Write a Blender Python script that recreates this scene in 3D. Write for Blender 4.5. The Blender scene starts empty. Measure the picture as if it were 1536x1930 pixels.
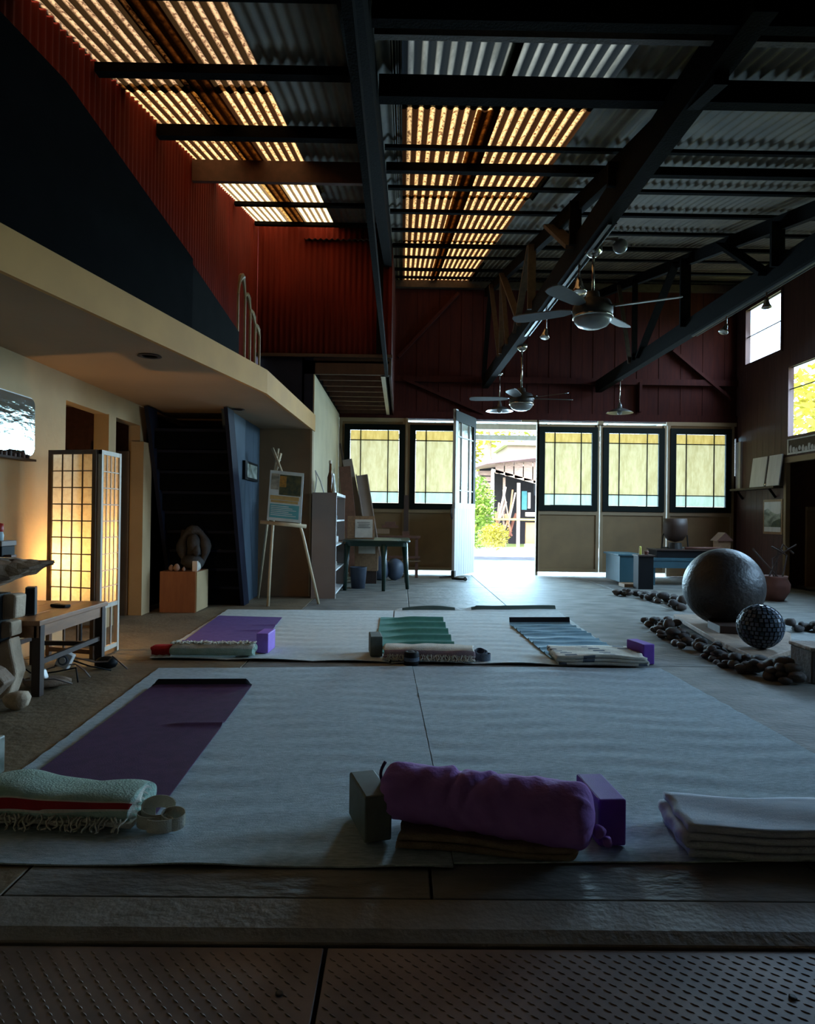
import bpy, math, random
from mathutils import Vector, Matrix
random.seed(7)
S = bpy.context.scene
COL = S.collection
PI = math.pi
# ------------------------------------------------------------------ camera
cam_d = bpy.data.cameras.new('camera'); cam = bpy.data.objects.new('camera', cam_d); COL.objects.link(cam)
cam_d.sensor_fit = 'HORIZONTAL'; cam_d.sensor_width = 36.0; cam_d.lens = 36.0 * 1300 / 1536
cam_d.clip_start = 0.05; cam_d.clip_end = 400
cam.matrix_world = Matrix.Translation((0, 0, 1.07)) @ Matrix.Rotation(math.radians(-.5), 4, 'Z') @ \
    Matrix.Rotation(PI / 2 + math.radians(.3), 4, 'X') @ Matrix.Rotation(math.radians(.75), 4, 'Z')
S.camera = cam
# ------------------------------------------------------------------ world, sun, exposure
W = bpy.data.worlds.new('sky'); S.world = W; W.use_nodes = True
wn = W.node_tree; wn.nodes.clear()
sky = wn.nodes.new('ShaderNodeTexSky'); sky.sky_type = 'NISHITA'; sky.sun_disc = False
sky.sun_elevation = math.radians(46); sky.sun_rotation = math.radians(215); sky.dust_density = 2.5; sky.air_density = 1.0
bg = wn.nodes.new('ShaderNodeBackground'); bg.inputs['Strength'].default_value = 2.1
wo = wn.nodes.new('ShaderNodeOutputWorld')
wn.links.new(sky.outputs[0], bg.inputs[0]); wn.links.new(bg.outputs[0], wo.inputs[0])

def light(name, typ, loc, energy, color, direction=None, **kw):
    d = bpy.data.lights.new(name, typ); o = bpy.data.objects.new(name, d); COL.objects.link(o)
    d.energy = energy; d.color = color; o.location = loc
    for k, v in kw.items(): setattr(d, k, v)
    if direction is not None: o.rotation_euler = Vector(direction).to_track_quat('-Z', 'Y').to_euler()
    return o
light('sun', 'SUN', (0, 0, 30), 4.2, (1.0, .93, .8), (.42, .5, -.78), angle=.009)
# daylight standing just outside the openings (the sky and sunlit ground they look on)
DOORLIGHT, WINLIGHT = 8, 230
light('doorway_daylight', 'AREA', (1.92, 13.05, 1.45), DOORLIGHT, (.42, .74, 1.0), (0, -1, -.42), shape='RECTANGLE', size=1.1, size_y=2.6, spread=math.radians(125))
light('canopy_edge_daylight', 'AREA', (2.3, 17.6, 1.9), 2300, (.46, .77, 1.0), (0, -1, -.05), shape='RECTANGLE', size=8.5, size_y=2.6, spread=math.radians(130))
light('high_window_daylight', 'AREA', (6.5, 11.85, 4.35), 80, (.55, .8, 1.0), (-1, -.2, -.7), shape='RECTANGLE', size=1.1, size_y=.95, spread=math.radians(120))
light('side_window_daylight', 'AREA', (6.5, 9.7, 2.95), WINLIGHT, (.44, .74, 1.0), (-1, 0, -.6), shape='RECTANGLE', size=2.5, size_y=1.05, spread=math.radians(125))
light('near_window_daylight', 'AREA', (6.5, 5.3, 2.0), 80, (.42, .72, 1.0), (-1, .1, -.75), shape='RECTANGLE', size=3.2, size_y=1.0, spread=math.radians(110))
S.view_settings.view_transform = 'Standard'
S.view_settings.look = 'None'; S.view_settings.gamma = 1; S.view_settings.use_curve_mapping = False
S.view_settings.exposure = -0.2

# ------------------------------------------------------------------ materials
def mat(name, col, rough=.7, col2=None, scale=8, stretch=(1, 1, 1), bump=0, bscale=None, metal=0, spec=.5, detail=6, lo=.35, hi=.65, coat=0):
    m = bpy.data.materials.new(name); m.use_nodes = True
    nt = m.node_tree; b = nt.nodes['Principled BSDF']
    b.inputs['Base Color'].default_value = (*col, 1); b.inputs['Roughness'].default_value = rough
    b.inputs['Metallic'].default_value = metal; b.inputs['Specular IOR Level'].default_value = spec
    b.inputs['Coat Weight'].default_value = coat
    if col2 is None and not bump:
        col2 = tuple(c * .82 for c in col)
    tc = nt.nodes.new('ShaderNodeTexCoord'); mp = nt.nodes.new('ShaderNodeMapping')
    mp.inputs['Scale'].default_value = stretch; nt.links.new(tc.outputs['Object'], mp.inputs[0])
    if col2 is not None:
        n = nt.nodes.new('ShaderNodeTexNoise'); n.inputs['Scale'].default_value = scale; n.inputs['Detail'].default_value = detail
        r = nt.nodes.new('ShaderNodeValToRGB'); r.color_ramp.elements[0].position = lo; r.color_ramp.elements[1].position = hi
        r.color_ramp.elements[0].color = (*col, 1); r.color_ramp.elements[1].color = (*col2, 1)
        nt.links.new(mp.outputs[0], n.inputs['Vector']); nt.links.new(n.outputs[0], r.inputs[0]); nt.links.new(r.outputs[0], b.inputs['Base Color'])
    if bump:
        n2 = nt.nodes.new('ShaderNodeTexNoise'); n2.inputs['Scale'].default_value = bscale or scale * 4; n2.inputs['Detail'].default_value = 5
        bp = nt.nodes.new('ShaderNodeBump'); bp.inputs['Strength'].default_value = bump; bp.inputs['Distance'].default_value = .02
        nt.links.new(mp.outputs[0], n2.inputs['Vector']); nt.links.new(n2.outputs[0], bp.inputs['Height']); nt.links.new(bp.outputs[0], b.inputs['Normal'])
    return m

def translucent(name, col, col2, scale, stretch=(1, 1, 1), lo=.4, hi=.62, mix_diff=.25, bcoords='Object', dirt=None):
    """thin sheet that lets daylight through, with dirt as a colour of its own"""
    m = bpy.data.materials.new(name); m.use_nodes = True; nt = m.node_tree; nt.nodes.clear()
    out = nt.nodes.new('ShaderNodeOutputMaterial'); mx = nt.nodes.new('ShaderNodeMixShader'); mx.inputs[0].default_value = mix_diff
    tr = nt.nodes.new('ShaderNodeBsdfTranslucent'); df = nt.nodes.new('ShaderNodeBsdfDiffuse')
    tc = nt.nodes.new('ShaderNodeTexCoord'); mp = nt.nodes.new('ShaderNodeMapping'); mp.inputs['Scale'].default_value = stretch
    n = nt.nodes.new('ShaderNodeTexNoise'); n.inputs['Scale'].default_value = scale; n.inputs['Detail'].default_value = 8; n.inputs['Roughness'].default_value = .65
    r = nt.nodes.new('ShaderNodeValToRGB'); r.color_ramp.elements[0].position = lo; r.color_ramp.elements[1].position = hi
    r.color_ramp.elements[0].color = (*col, 1); r.color_ramp.elements[1].color = (*col2, 1)
    L = nt.links.new
    L(tc.outputs[bcoords], mp.inputs[0]); L(mp.outputs[0], n.inputs['Vector']); L(n.outputs[0], r.inputs[0])
    c = r.outputs[0]
    if dirt:   # dust settled in the troughs of the corrugation
        sx = nt.nodes.new('ShaderNodeSeparateXYZ'); L(tc.outputs['Object'], sx.inputs[0])
        a1 = nt.nodes.new('ShaderNodeMath'); a1.operation = 'MULTIPLY'; a1.inputs[1].default_value = 2 * PI / .075; L(sx.outputs[0], a1.inputs[0])
        a2 = nt.nodes.new('ShaderNodeMath'); a2.operation = 'SINE'; L(a1.outputs[0], a2.inputs[0])
        a3 = nt.nodes.new('ShaderNodeMath'); a3.operation = 'MULTIPLY_ADD'; a3.inputs[1].default_value = 1.6; L(n.outputs[0], a3.inputs[0]); L(a2.outputs[0], a3.inputs[2])
        a4 = nt.nodes.new('ShaderNodeMapRange'); a4.inputs[1].default_value = dirt[3]; a4.inputs[2].default_value = dirt[3] + .7; L(a3.outputs[0], a4.inputs[0])
        mc = nt.nodes.new('ShaderNodeMixRGB'); L(a4.outputs[0], mc.inputs[0]); mc.inputs[1].default_value = (*dirt[:3], 1); L(c, mc.inputs[2]); c = mc.outputs[0]
    L(c, tr.inputs[0]); L(c, df.inputs[0]); L(tr.outputs[0], mx.inputs[1]); L(df.outputs[0], mx.inputs[2]); L(mx.outputs[0], out.inputs[0])
    return m

def emit(name, col, strength):
    m = bpy.data.materials.new(name); m.use_nodes = True; nt = m.node_tree; b = nt.nodes['Principled BSDF']
    b.inputs['Base Color'].default_value = (*col, 1); b.inputs['Emission Color'].default_value = (*col, 1); b.inputs['Emission Strength'].default_value = strength
    return m

M = {}
M['concrete'] = mat('concrete', (.095, .095, .088), .62, (.24, .235, .215), 3.2, (1, 2.0, 1), bump=.5, bscale=14, spec=.3, lo=.3, hi=.7)
M['concrete2'] = mat('concrete_dusty', (.095, .09, .078), .65, (.21, .20, .175), 3.6, (1, 2.0, 1), bump=.35, bscale=26, lo=.3, hi=.7)
M['concrete_brown'] = mat('concrete_brown_warm_light', (.13, .095, .055), .6, (.22, .165, .10), 3.5, bump=.35, bscale=22, lo=.3, hi=.7)  # warm light on the left slabs is put into this brown
M['concrete_sill'] = mat('concrete_sill', (.15, .135, .11), .6, (.25, .23, .20), 5, bump=.25, bscale=40, lo=.3, hi=.7)
M['rubble_base'] = mat('sub_base', (.03, .028, .025), .95)
M['plate'] = mat('tread_plate_steel', (.12, .10, .095), .5, (.20, .16, .14), 5, metal=.55)
M['iron'] = mat('black_iron', (.02, .02, .02), .5, (.04, .035, .03), 12, metal=.4)
M['plaster'] = mat('cream_plaster', (.46, .32, .165), .85, (.39, .27, .14), 2.2, bump=.08, bscale=30)
M['bright_plaster'] = mat('pale_plaster', (.56, .47, .30), .85, (.48, .40, .26), 2.0, bump=.08, bscale=30)
M['taupe'] = mat('taupe_plaster', (.22, .13, .065), .85, (.18, .105, .055), 2.5)
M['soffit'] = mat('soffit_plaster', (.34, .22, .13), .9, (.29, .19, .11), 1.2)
M['fascia'] = mat('ochre_fascia', (.50, .26, .065), .75, (.43, .22, .055), 3)
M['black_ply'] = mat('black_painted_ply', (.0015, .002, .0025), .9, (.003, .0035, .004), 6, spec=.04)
M['dark_ply'] = mat('dark_grey_ply', (.004, .005, .005), .9, (.006, .007, .007), 6, spec=.06)
M['navy'] = mat('navy_paint', (.005, .007, .017), .75, (.008, .010, .023), 5, spec=.2)
M['blue_wall'] = mat('blue_grey_paint', (.045, .07, .095), .8, (.038, .06, .085), 3)
M['red_iron'] = mat('red_corrugated', (.145, .012, .004), .8, (.10, .0085, .003), 3, (1, 1, .4), spec=.12)
M['red_wood'] = mat('red_brown_board', (.050, .009, .006), .8, (.032, .006, .005), 4, (6, 6, .6), spec=.15)
M['red_wood2'] = mat('maroon_board', (.085, .032, .026), .6, (.06, .023, .02), 4, (6, 6, .6))
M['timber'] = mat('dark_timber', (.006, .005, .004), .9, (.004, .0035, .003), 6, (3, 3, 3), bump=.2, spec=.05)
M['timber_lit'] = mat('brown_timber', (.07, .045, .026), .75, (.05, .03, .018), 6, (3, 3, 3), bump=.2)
M['galv'] = mat('galvanised_roofing', (.14, .105, .065), .75, (.08, .06, .04), 4, (1, .6, 1), metal=.1, spec=.3)
M['sky_sheet'] = translucent('weathered_roof_sheet', (.30, .175, .062), (.05, .022, .007), 30, (1.3, .8, 1), .46, .60, .12, dirt=(.008, .003, .001, .75))
M['sky_sheet_dim'] = translucent('grimy_roof_sheet', (.17, .10, .045), (.03, .014, .006), 30, (1.3, .8, 1), .44, .60, .12, dirt=(.006, .003, .001, .8))
M['sky_sheet_clean'] = translucent('paler_roof_sheet', (.42, .32, .16), (.16, .08, .03), 20, (1.3, .8, 1), .48, .66, .12, dirt=(.05, .03, .012, .3))
M['sky_sheet2'] = translucent('rust_stained_roof_sheet', (.13, .055, .016), (.04, .016, .005), 16, (1.6, .8, 1), .42, .62, .12, dirt=(.02, .008, .003, .3))
M['pale_sheet'] = translucent('pale_roof_sheet', (.050, .055, .045), (.022, .025, .02), 3, (2, .5, 1), .4, .6, .12, dirt=(.003, .004, .004, .8))
M['glass'] = translucent('frosted_pane', (.48, .405, .29), (.40, .33, .215), 14, (1.6, 1, .35), .38, .62, .1)
M['pane_low'] = translucent('frosted_pane_low', (.43, .435, .375), (.37, .375, .32), 14, (1.6, 1, .35), .38, .62, .1)
M['pane_top'] = translucent('frosted_pane_top', (.50, .38, .205), (.42, .31, .15), 14, (1.6, 1, .35), .38, .62, .1)
M['win_frame'] = mat('dark_green_frame', (.006, .010, .008), .7, spec=.15)
M['tan_panel'] = mat('tan_door_panel', (.25, .155, .07), .75, (.21, .13, .06), 3)
M['tan_trim'] = mat('tan_trim', (.30, .21, .115), .7, (.26, .18, .10), 4)
M['mat_end_shade'] = mat('dark_mat_end_shade', (.012, .012, .016), .8, spec=.2)  # shade on the curled mat ends, painted as a dark colour
M['felt_edge_shade'] = mat('felt_green_edge_shade', (.05, .07, .06), .95, spec=.1)  # shade on the lifted far rug edge, put into the colour
M['white_paint'] = mat('white_paint', (.62, .60, .60), .6, (.54, .52, .52), 5, (3, 3, .5))
M['felt'] = mat('grey_felt', (.33, .41, .445), .95, (.54, .63, .665), 30, (1, 3.5, 1), bump=.45, bscale=160, lo=.3, hi=.7, spec=.15)
M['felt_door_lit'] = mat('pale_felt_door_lit', (.50, .56, .56), .95, (.66, .71, .70), 20, (1, 3, 1), bump=.4, bscale=130, spec=.15)  # same felt nearer the doors; its extra brightness is put into the colour
M['plum'] = mat('plum_mat', (.085, .035, .10), .8, (.065, .028, .08), 20, bump=.15, bscale=200, spec=.3)
M['violet_mat'] = mat('violet_mat', (.13, .075, .27), .8, (.11, .06, .23), 20, bump=.15, bscale=200, spec=.3)
M['teal_mat'] = mat('teal_mat', (.05, .23, .19), .75, (.04, .19, .16), 20, bump=.15, bscale=200, spec=.3)
M['blue_mat'] = mat('pale_blue_mat', (.22, .38, .46), .7, (.18, .33, .41), 20, bump=.15, bscale=200, spec=.35)
M['velvet'] = mat('purple_cotton', (.34, .16, .46), .85, (.29, .13, .40), 12, bump=.2, bscale=60, spec=.2)
M['purple_foam'] = mat('purple_foam', (.17, .045, .42), .6, (.15, .04, .38), 30, bump=.1, bscale=200)
M['lilac_foam'] = mat('lilac_foam', (.33, .16, .66), .6, (.30, .14, .6), 30)
M['grey_foam'] = mat('grey_foam', (.12, .14, .12), .7, (.10, .12, .10), 30)
M['mint'] = mat('mint_blanket', (.33, .46, .38), .95, (.42, .55, .47), 22, bump=.4, bscale=140, spec=.1)
M['red_cloth'] = mat('red_stripe', (.42, .03, .035), .95, (.36, .025, .03), 22, bump=.3, bscale=140, spec=.1)
M['cream_cloth'] = mat('cream_blanket', (.58, .55, .46), .95, (.68, .65, .56), 22, bump=.4, bscale=140, spec=.1)
M['mauve_cloth'] = mat('mauve_blanket', (.30, .20, .22), .95, (.38, .27, .28), 22, bump=.4, bscale=140, spec=.1)
M['blue_cloth'] = mat('pale_blue_blanket', (.44, .50, .56), .95, (.56, .60, .65), 12, (1, 4, 1), bump=.4, bscale=140, spec=.1)
M['stripe_dk'] = mat('dark_stripe', (.10, .12, .15), .95, (.14, .16, .19), 22, bump=.3, bscale=140, spec=.1)
M['strap'] = mat('cotton_strap', (.55, .52, .42), .9, (.48, .45, .36), 40, bump=.3, bscale=200)
M['brown_cloth'] = mat('brown_blanket', (.20, .15, .10), .95, (.27, .21, .14), 22, bump=.4, bscale=140, spec=.1)
M['stone'] = mat('grey_brown_stone', (.20, .135, .09), .75, (.32, .22, .15), 7, bump=.6, bscale=22)
M['slab_stone'] = mat('weathered_slab_stone', (.50, .37, .26), .8, (.27, .19, .13), 6, bump=.7, bscale=18)
M['pebble'] = mat('dark_pebble', (.035, .026, .022), .7, (.065, .05, .042), 9, bump=.4, bscale=30)
M['pebble2'] = mat('brown_pebble', (.065, .045, .037), .7, (.10, .075, .06), 9, bump=.3, bscale=30)
M['ball'] = mat('rusted_steel_ball', (.015, .011, .009), .5, (.032, .022, .017), 5, bump=.4, bscale=26, metal=0, spec=.45)
M['tile_dk'] = mat('mosaic_tile', (.02, .035, .05), .22, (.05, .07, .09), 30)
M['wood'] = mat('oak', (.30, .17, .085), .5, (.22, .12, .06), 5, (6, 1, 6))
M['bench_wood'] = mat('bench_wood', (.32, .14, .055), .42, (.23, .10, .04), 5, (6, 1, 6))
M['dark_wood'] = mat('dark_wood', (.05, .022, .012), .6, (.035, .016, .009), 5, (4, 4, 1))
M['pale_wood'] = mat('pale_wood', (.60, .52, .42), .6, (.52, .45, .36), 5, (4, 4, 1))
M['screen_wood_backlit'] = mat('screen_wood_backlit', (.15, .085, .045), .6, (.11, .06, .033), 5, (4, 4, 1))
M['orange_wood'] = mat('orange_ply', (.30, .10, .035), .6, (.24, .075, .026), 4, (5, 5, 1))
M['bamboo'] = mat('bamboo', (.62, .50, .32), .5, (.54, .43, .27), 20, (1, 1, .3))
M['paper_warm'] = translucent('shoji_paper', (.95, .80, .55), (.80, .62, .38), 28, (1, 1, 1), .42, .68, .2)
M['lamp_paper'] = emit('lit_bulb', (1.0, .66, .26), 60)
M['grey_shelf'] = mat('grey_laminate', (.26, .20, .17), .6, (.235, .18, .155), 3)
M['white_edge'] = mat('white_edging', (.75, .75, .73), .5)
M['green_plastic'] = mat('green_plastic', (.012, .035, .025), .3)
M['paper'] = mat('paper', (.62, .58, .50), .9, (.55, .51, .43), 12)
M['ink'] = mat('grey_print', (.16, .14, .12), .9)
M['bucket'] = mat('blue_grey_plastic', (.07, .085, .12), .5)
M['redbrown'] = mat('redwood', (.13, .05, .03), .55, (.09, .035, .02), 5, (3, 3, 3))
M['black'] = mat('black_plastic', (.006, .007, .008), .6, spec=.2)
M['speaker'] = mat('slate_plastic', (.035, .05, .055), .45)
M['white'] = mat('white_plastic', (.75, .73, .70), .4)
M['poster_blue'] = mat('poster_pale_blue', (.58, .72, .76), .5)
M['poster_teal'] = mat('poster_teal', (.10, .42, .50), .5)
M['poster_gold'] = mat('poster_gold', (.50, .38, .15), .5, (.42, .30, .12), 20)
M['photo_dark'] = mat('photo_dark', (.025, .05, .045), .4, (.09, .10, .05), 18)
M['photo_orange'] = mat('photo_orange', (.45, .24, .05), .4, (.25, .16, .05), 40)
M['photo_grey'] = mat('photo_grey', (.40, .42, .36), .4, (.12, .14, .11), 7, (1, 1, 2))
M['teal_paint'] = mat('teal_paint', (.03, .10, .13), .55, (.025, .08, .105), 5)
M['chrome'] = mat('brushed_nickel', (.55, .5, .44), .22, metal=1)
M['fan_glass'] = mat('frosted_bowl', (.22, .22, .22), .35)
M['fan_blade'] = mat('fan_blade', (.10, .10, .10), .5)
M['shade'] = mat('enamel_shade', (.10, .10, .10), .3, metal=.3)
M['wrought'] = mat('gilt_wood', (.42, .30, .15), .5, (.34, .24, .12), 9)
M['brown_glass'] = mat('brown_glass', (.10, .04, .012), .15)
M['red_plastic'] = mat('red_plastic', (.55, .03, .02), .4)
M['leaf'] = mat('leaf', (.16, .32, .05), .6, (.30, .42, .07), 3)
M['leaf_y'] = mat('yellow_leaf', (.42, .42, .06), .6, (.55, .5, .1), 3)
M['grass'] = mat('grass', (.22, .33, .08), .9, (.30, .38, .12), 6)
M['road'] = mat('pale_road', (.45, .46, .47), .9, (.55, .56, .57), 2)
M['earth'] = mat('orange_earth', (.45, .25, .12), .9, (.35, .20, .10), 4)
M['shack_wood'] = mat('weathered_board', (.33, .25, .20), .85, (.22, .16, .13), 6, (1, 1, 4))
M['shack_roof'] = mat('faded_red_roof', (.52, .36, .46), .7, (.45, .28, .36), 4)
M['dark_in'] = mat('shed_dark', (.02, .02, .03), .9)
M['cloth_canvas'] = mat('stone_carved', (.62, .47, .33), .85, (.42, .31, .21), 5, bump=.6, bscale=18)
M['statue'] = mat('statue_stone', (.035, .03, .028), .85, (.06, .052, .046), 9, bump=.4, bscale=30)
M['candle'] = mat('pale_wax', (.75, .66, .58), .5)
M['peach'] = mat('peach_stone', (.42, .24, .16), .6)
M['terracotta'] = mat('terracotta', (.16, .06, .04), .7, (.12, .045, .03), 9)
M['yellow'] = mat('yellow_paint', (.75, .65, .12), .6)
# mirror with rippled surface
mm = bpy.data.materials.new('rippled_mirror'); mm.use_nodes = True
b = mm.node_tree.nodes['Principled BSDF']; b.inputs['Metallic'].default_value = 1; b.inputs['Roughness'].default_value = .06; b.inputs['Base Color'].default_value = (.62, .70, .68, 1)
n2 = mm.node_tree.nodes.new('ShaderNodeTexNoise'); n2.inputs['Scale'].default_value = 9; bp = mm.node_tree.nodes.new('ShaderNodeBump'); bp.inputs['Strength'].default_value = .08; bp.inputs['Distance'].default_value = .02
mm.node_tree.links.new(n2.outputs[0], bp.inputs['Height']); mm.node_tree.links.new(bp.outputs[0], b.inputs['Normal'])
M['mirror'] = mm
# clear door glass
gm = bpy.data.materials.new('clear_glass'); gm.use_nodes = True; nt = gm.node_tree; nt.nodes.clear()
o_ = nt.nodes.new('ShaderNodeOutputMaterial'); mx = nt.nodes.new('ShaderNodeMixShader'); mx.inputs[0].default_value = .35
t_ = nt.nodes.new('ShaderNodeBsdfTransparent'); g_ = nt.nodes.new('ShaderNodeBsdfGlossy'); g_.inputs['Roughness'].default_value = .15; g_.inputs['Color'].default_value = (.8, .85, .8, 1)
nt.links.new(t_.outputs[0], mx.inputs[1]); nt.links.new(g_.outputs[0], mx.inputs[2]); nt.links.new(mx.outputs[0], o_.inputs[0])
M['clear'] = gm

# ------------------------------------------------------------------ mesh helpers
ORG = {}
class MB:
    def __init__(s): s.v = []; s.f = []; s.m = []
    def add(s, vs, fs, mi=0):
        o = len(s.v); s.v += [tuple(v) for v in vs]; s.f += [tuple(i + o for i in f) for f in fs]; s.m += [mi] * len(fs); return s
    def box(s, x0, x1, y0, y1, z0, z1, mi=0):
        vs = [(x, y, z) for x in (x0, x1) for y in (y0, y1) for z in (z0, z1)]
        return s.add(vs, [(0, 1, 3, 2), (4, 6, 7, 5), (0, 4, 5, 1), (2, 3, 7, 6), (0, 2, 6, 4), (1, 5, 7, 3)], mi)
    def obox(s, c, size, rz=0, rx=0, ry=0, mi=0):
        R = Matrix.Rotation(rz, 3, 'Z') @ Matrix.Rotation(ry, 3, 'Y') @ Matrix.Rotation(rx, 3, 'X')
        vs = [Vector(c) + R @ Vector((x * size[0] / 2, y * size[1] / 2, z * size[2] / 2)) for x in (-1, 1) for y in (-1, 1) for z in (-1, 1)]
        return s.add(vs, [(0, 1, 3, 2), (4, 6, 7, 5), (0, 4, 5, 1), (2, 3, 7, 6), (0, 2, 6, 4), (1, 5, 7, 3)], mi)
    def bar(s, p, q, w, h, up=(0, 0, 1), mi=0):
        p = Vector(p); q = Vector(q); d = (q - p).normalized(); u = Vector(up)
        if abs(d.dot(u)) > .99: u = Vector((0, 1, 0))
        a = d.cross(u).normalized(); b2 = a.cross(d).normalized()
        vs = [e + a * (i * w / 2) + b2 * (j * h / 2) for e in (p, q) for i in (-1, 1) for j in (-1, 1)]
        return s.add(vs, [(0, 1, 3, 2), (4, 6, 7, 5), (0, 4, 5, 1), (2, 3, 7, 6), (0, 2, 6, 4), (1, 5, 7, 3)], mi)
    def tube(s, pts, r, n=8, mi=0):
        pts = [Vector(p) for p in pts]; rs = r if isinstance(r, (list, tuple)) else [r] * len(pts)
        vs = []; fs = []; last = None
        for i, p in enumerate(pts):
            d = (pts[min(i + 1, len(pts) - 1)] - pts[max(i - 1, 0)]).normalized()
            if last is None:
                a = d.cross(Vector((0, 0, 1)))
                if a.length < .01: a = Vector((1, 0, 0))
            else: a = last - d * last.dot(d)
            a.normalize(); last = a; b2 = d.cross(a)
            for k in range(n):
                t = 2 * PI * k / n; vs.append(p + (a * math.cos(t) + b2 * math.sin(t)) * rs[i])
        for i in range(len(pts) - 1):
            for k in range(n): fs.append((i * n + k, i * n + (k + 1) % n, (i + 1) * n + (k + 1) % n, (i + 1) * n + k))
        fs.append(tuple(range(n))[::-1]); fs.append(tuple(len(vs) - n + k for k in range(n)))
        return s.add(vs, fs, mi)
    def lathe(s, prof, c=(0, 0, 0), n=24, mi=0, sx=1, sy=1):
        vs = []; fs = []
        for r, z in prof:
            for k in range(n):
                t = 2 * PI * k / n; vs.append((c[0] + sx * r * math.cos(t), c[1] + sy * r * math.sin(t), c[2] + z))
        for i in range(len(prof) - 1):
            for k in range(n): fs.append((i * n + k, i * n + (k + 1) % n, (i + 1) * n + (k + 1) % n, (i + 1) * n + k))
        if prof[0][0] > 1e-6: fs.append(tuple(range(n))[::-1])
        if prof[-1][0] > 1e-6: fs.append(tuple(len(vs) - n + k for k in range(n)))
        return s.add(vs, fs, mi)
    def ball(s, c, r, n=16, mi=0, sc=(1, 1, 1), jit=0, seed=0):
        rg = random.Random(seed); k1, k2, k3 = [rg.uniform(1.5, 4) for _ in range(3)]; ph = [rg.uniform(0, 6) for _ in range(3)]
        vs = []; fs = []; m2 = max(4, n // 2)
        for i in range(m2 + 1):
            th = PI * i / m2
            for k in range(n):
                t = 2 * PI * k / n; d = Vector((math.sin(th) * math.cos(t), math.sin(th) * math.sin(t), math.cos(th)))
                rr = r * (1 + jit * (math.sin(k1 * d.x + ph[0]) + math.sin(k2 * 1.3 * d.y + ph[1]) + math.sin(k3 * 1.2 * d.z + ph[2])) / 3)
                vs.append((c[0] + d.x * rr * sc[0], c[1] + d.y * rr * sc[1], c[2] + d.z * rr * sc[2]))
        for i in range(m2):
            for k in range(n): fs.append((i * n + k, (i + 1) * n + k, (i + 1) * n + (k + 1) % n, i * n + (k + 1) % n))
        return s.add(vs, fs, mi)
    def prism(s, poly, y0, y1, mi=0, axis='y'):
        n = len(poly); f = {'y': lambda a, b2, t: (a, t, b2), 'x': lambda a, b2, t: (t, a, b2), 'z': lambda a, b2, t: (a, b2, t)}[axis]
        vs = [f(a, b2, y0) for a, b2 in poly] + [f(a, b2, y1) for a, b2 in poly]
        fs = [tuple(range(n)), tuple(range(2 * n - 1, n - 1, -1))] + [(i, i + n, (i + 1) % n + n, (i + 1) % n) for i in range(n)]
        return s.add(vs, fs, mi)
    def sheet(s, fn, nu, nv, th, mi=0, mfn=None):
        """fn(u,v)->point, u,v in 0..1; closed slab th thick (vertical offset)"""
        a = [Vector(fn(i / nu, j / nv)) for j in range(nv + 1) for i in range(nu + 1)]
        vs = a + [p - Vector((0, 0, th)) for p in a]; N = len(a); W_ = nu + 1; o = len(s.v)
        s.v += [tuple(v) for v in vs]
        for j in range(nv):
            for i in range(nu):
                q = j * W_ + i; m_ = mfn((i + .5) / nu, (j + .5) / nv) if mfn else mi
                s.f.append((o + q, o + q + 1, o + q + W_ + 1, o + q + W_)); s.m.append(m_)
                s.f.append((o + N + q, o + N + q + W_, o + N + q + W_ + 1, o + N + q + 1)); s.m.append(m_)
        o2 = len(s.v); s.v += [tuple(v) for v in vs]; o = o2
        for i in range(nu):
            for q, sgn in ((i, 1), (nv * W_ + i, -1)):
                f = (o + q, o + N + q, o + N + q + 1, o + q + 1); s.f.append(f if sgn > 0 else f[::-1]); s.m.append(mi)
        for j in range(nv):
            for q, sgn in ((j * W_, -1), (j * W_ + nu, 1)):
                f = (o + q, o + N + q, o + N + q + W_, o + q + W_); s.f.append(f if sgn > 0 else f[::-1]); s.m.append(mi)
        return s
    def build(s, name, m, parent=None, smooth=False, bevel=0, subsurf=0, local=False):
        me = bpy.data.meshes.new(name)
        off = ORG.get(parent.name, Vector((0, 0, 0))) if (parent is not None and not local) else Vector((0, 0, 0))
        me.from_pydata([tuple(Vector(v) - off) for v in s.v], [], s.f)
        ms = m if isinstance(m, (list, tuple)) else [m]
        for k in ms: me.materials.append(M[k] if isinstance(k, str) else k)
        if len(ms) > 1: me.polygons.foreach_set('material_index', s.m)
        if smooth: me.polygons.foreach_set('use_smooth', [True] * len(me.polygons))
        me.update()
        o = bpy.data.objects.new(name, me); COL.objects.link(o)
        if parent is not None:
            o.parent = parent; ORG[o.name] = off
        if bevel:
            bv = o.modifiers.new('bevel', 'BEVEL'); bv.width = bevel; bv.segments = 2; bv.limit_method = 'ANGLE'
        if subsurf:
            ss = o.modifiers.new('sub', 'SUBSURF'); ss.levels = subsurf; ss.render_levels = subsurf
        return o

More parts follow.
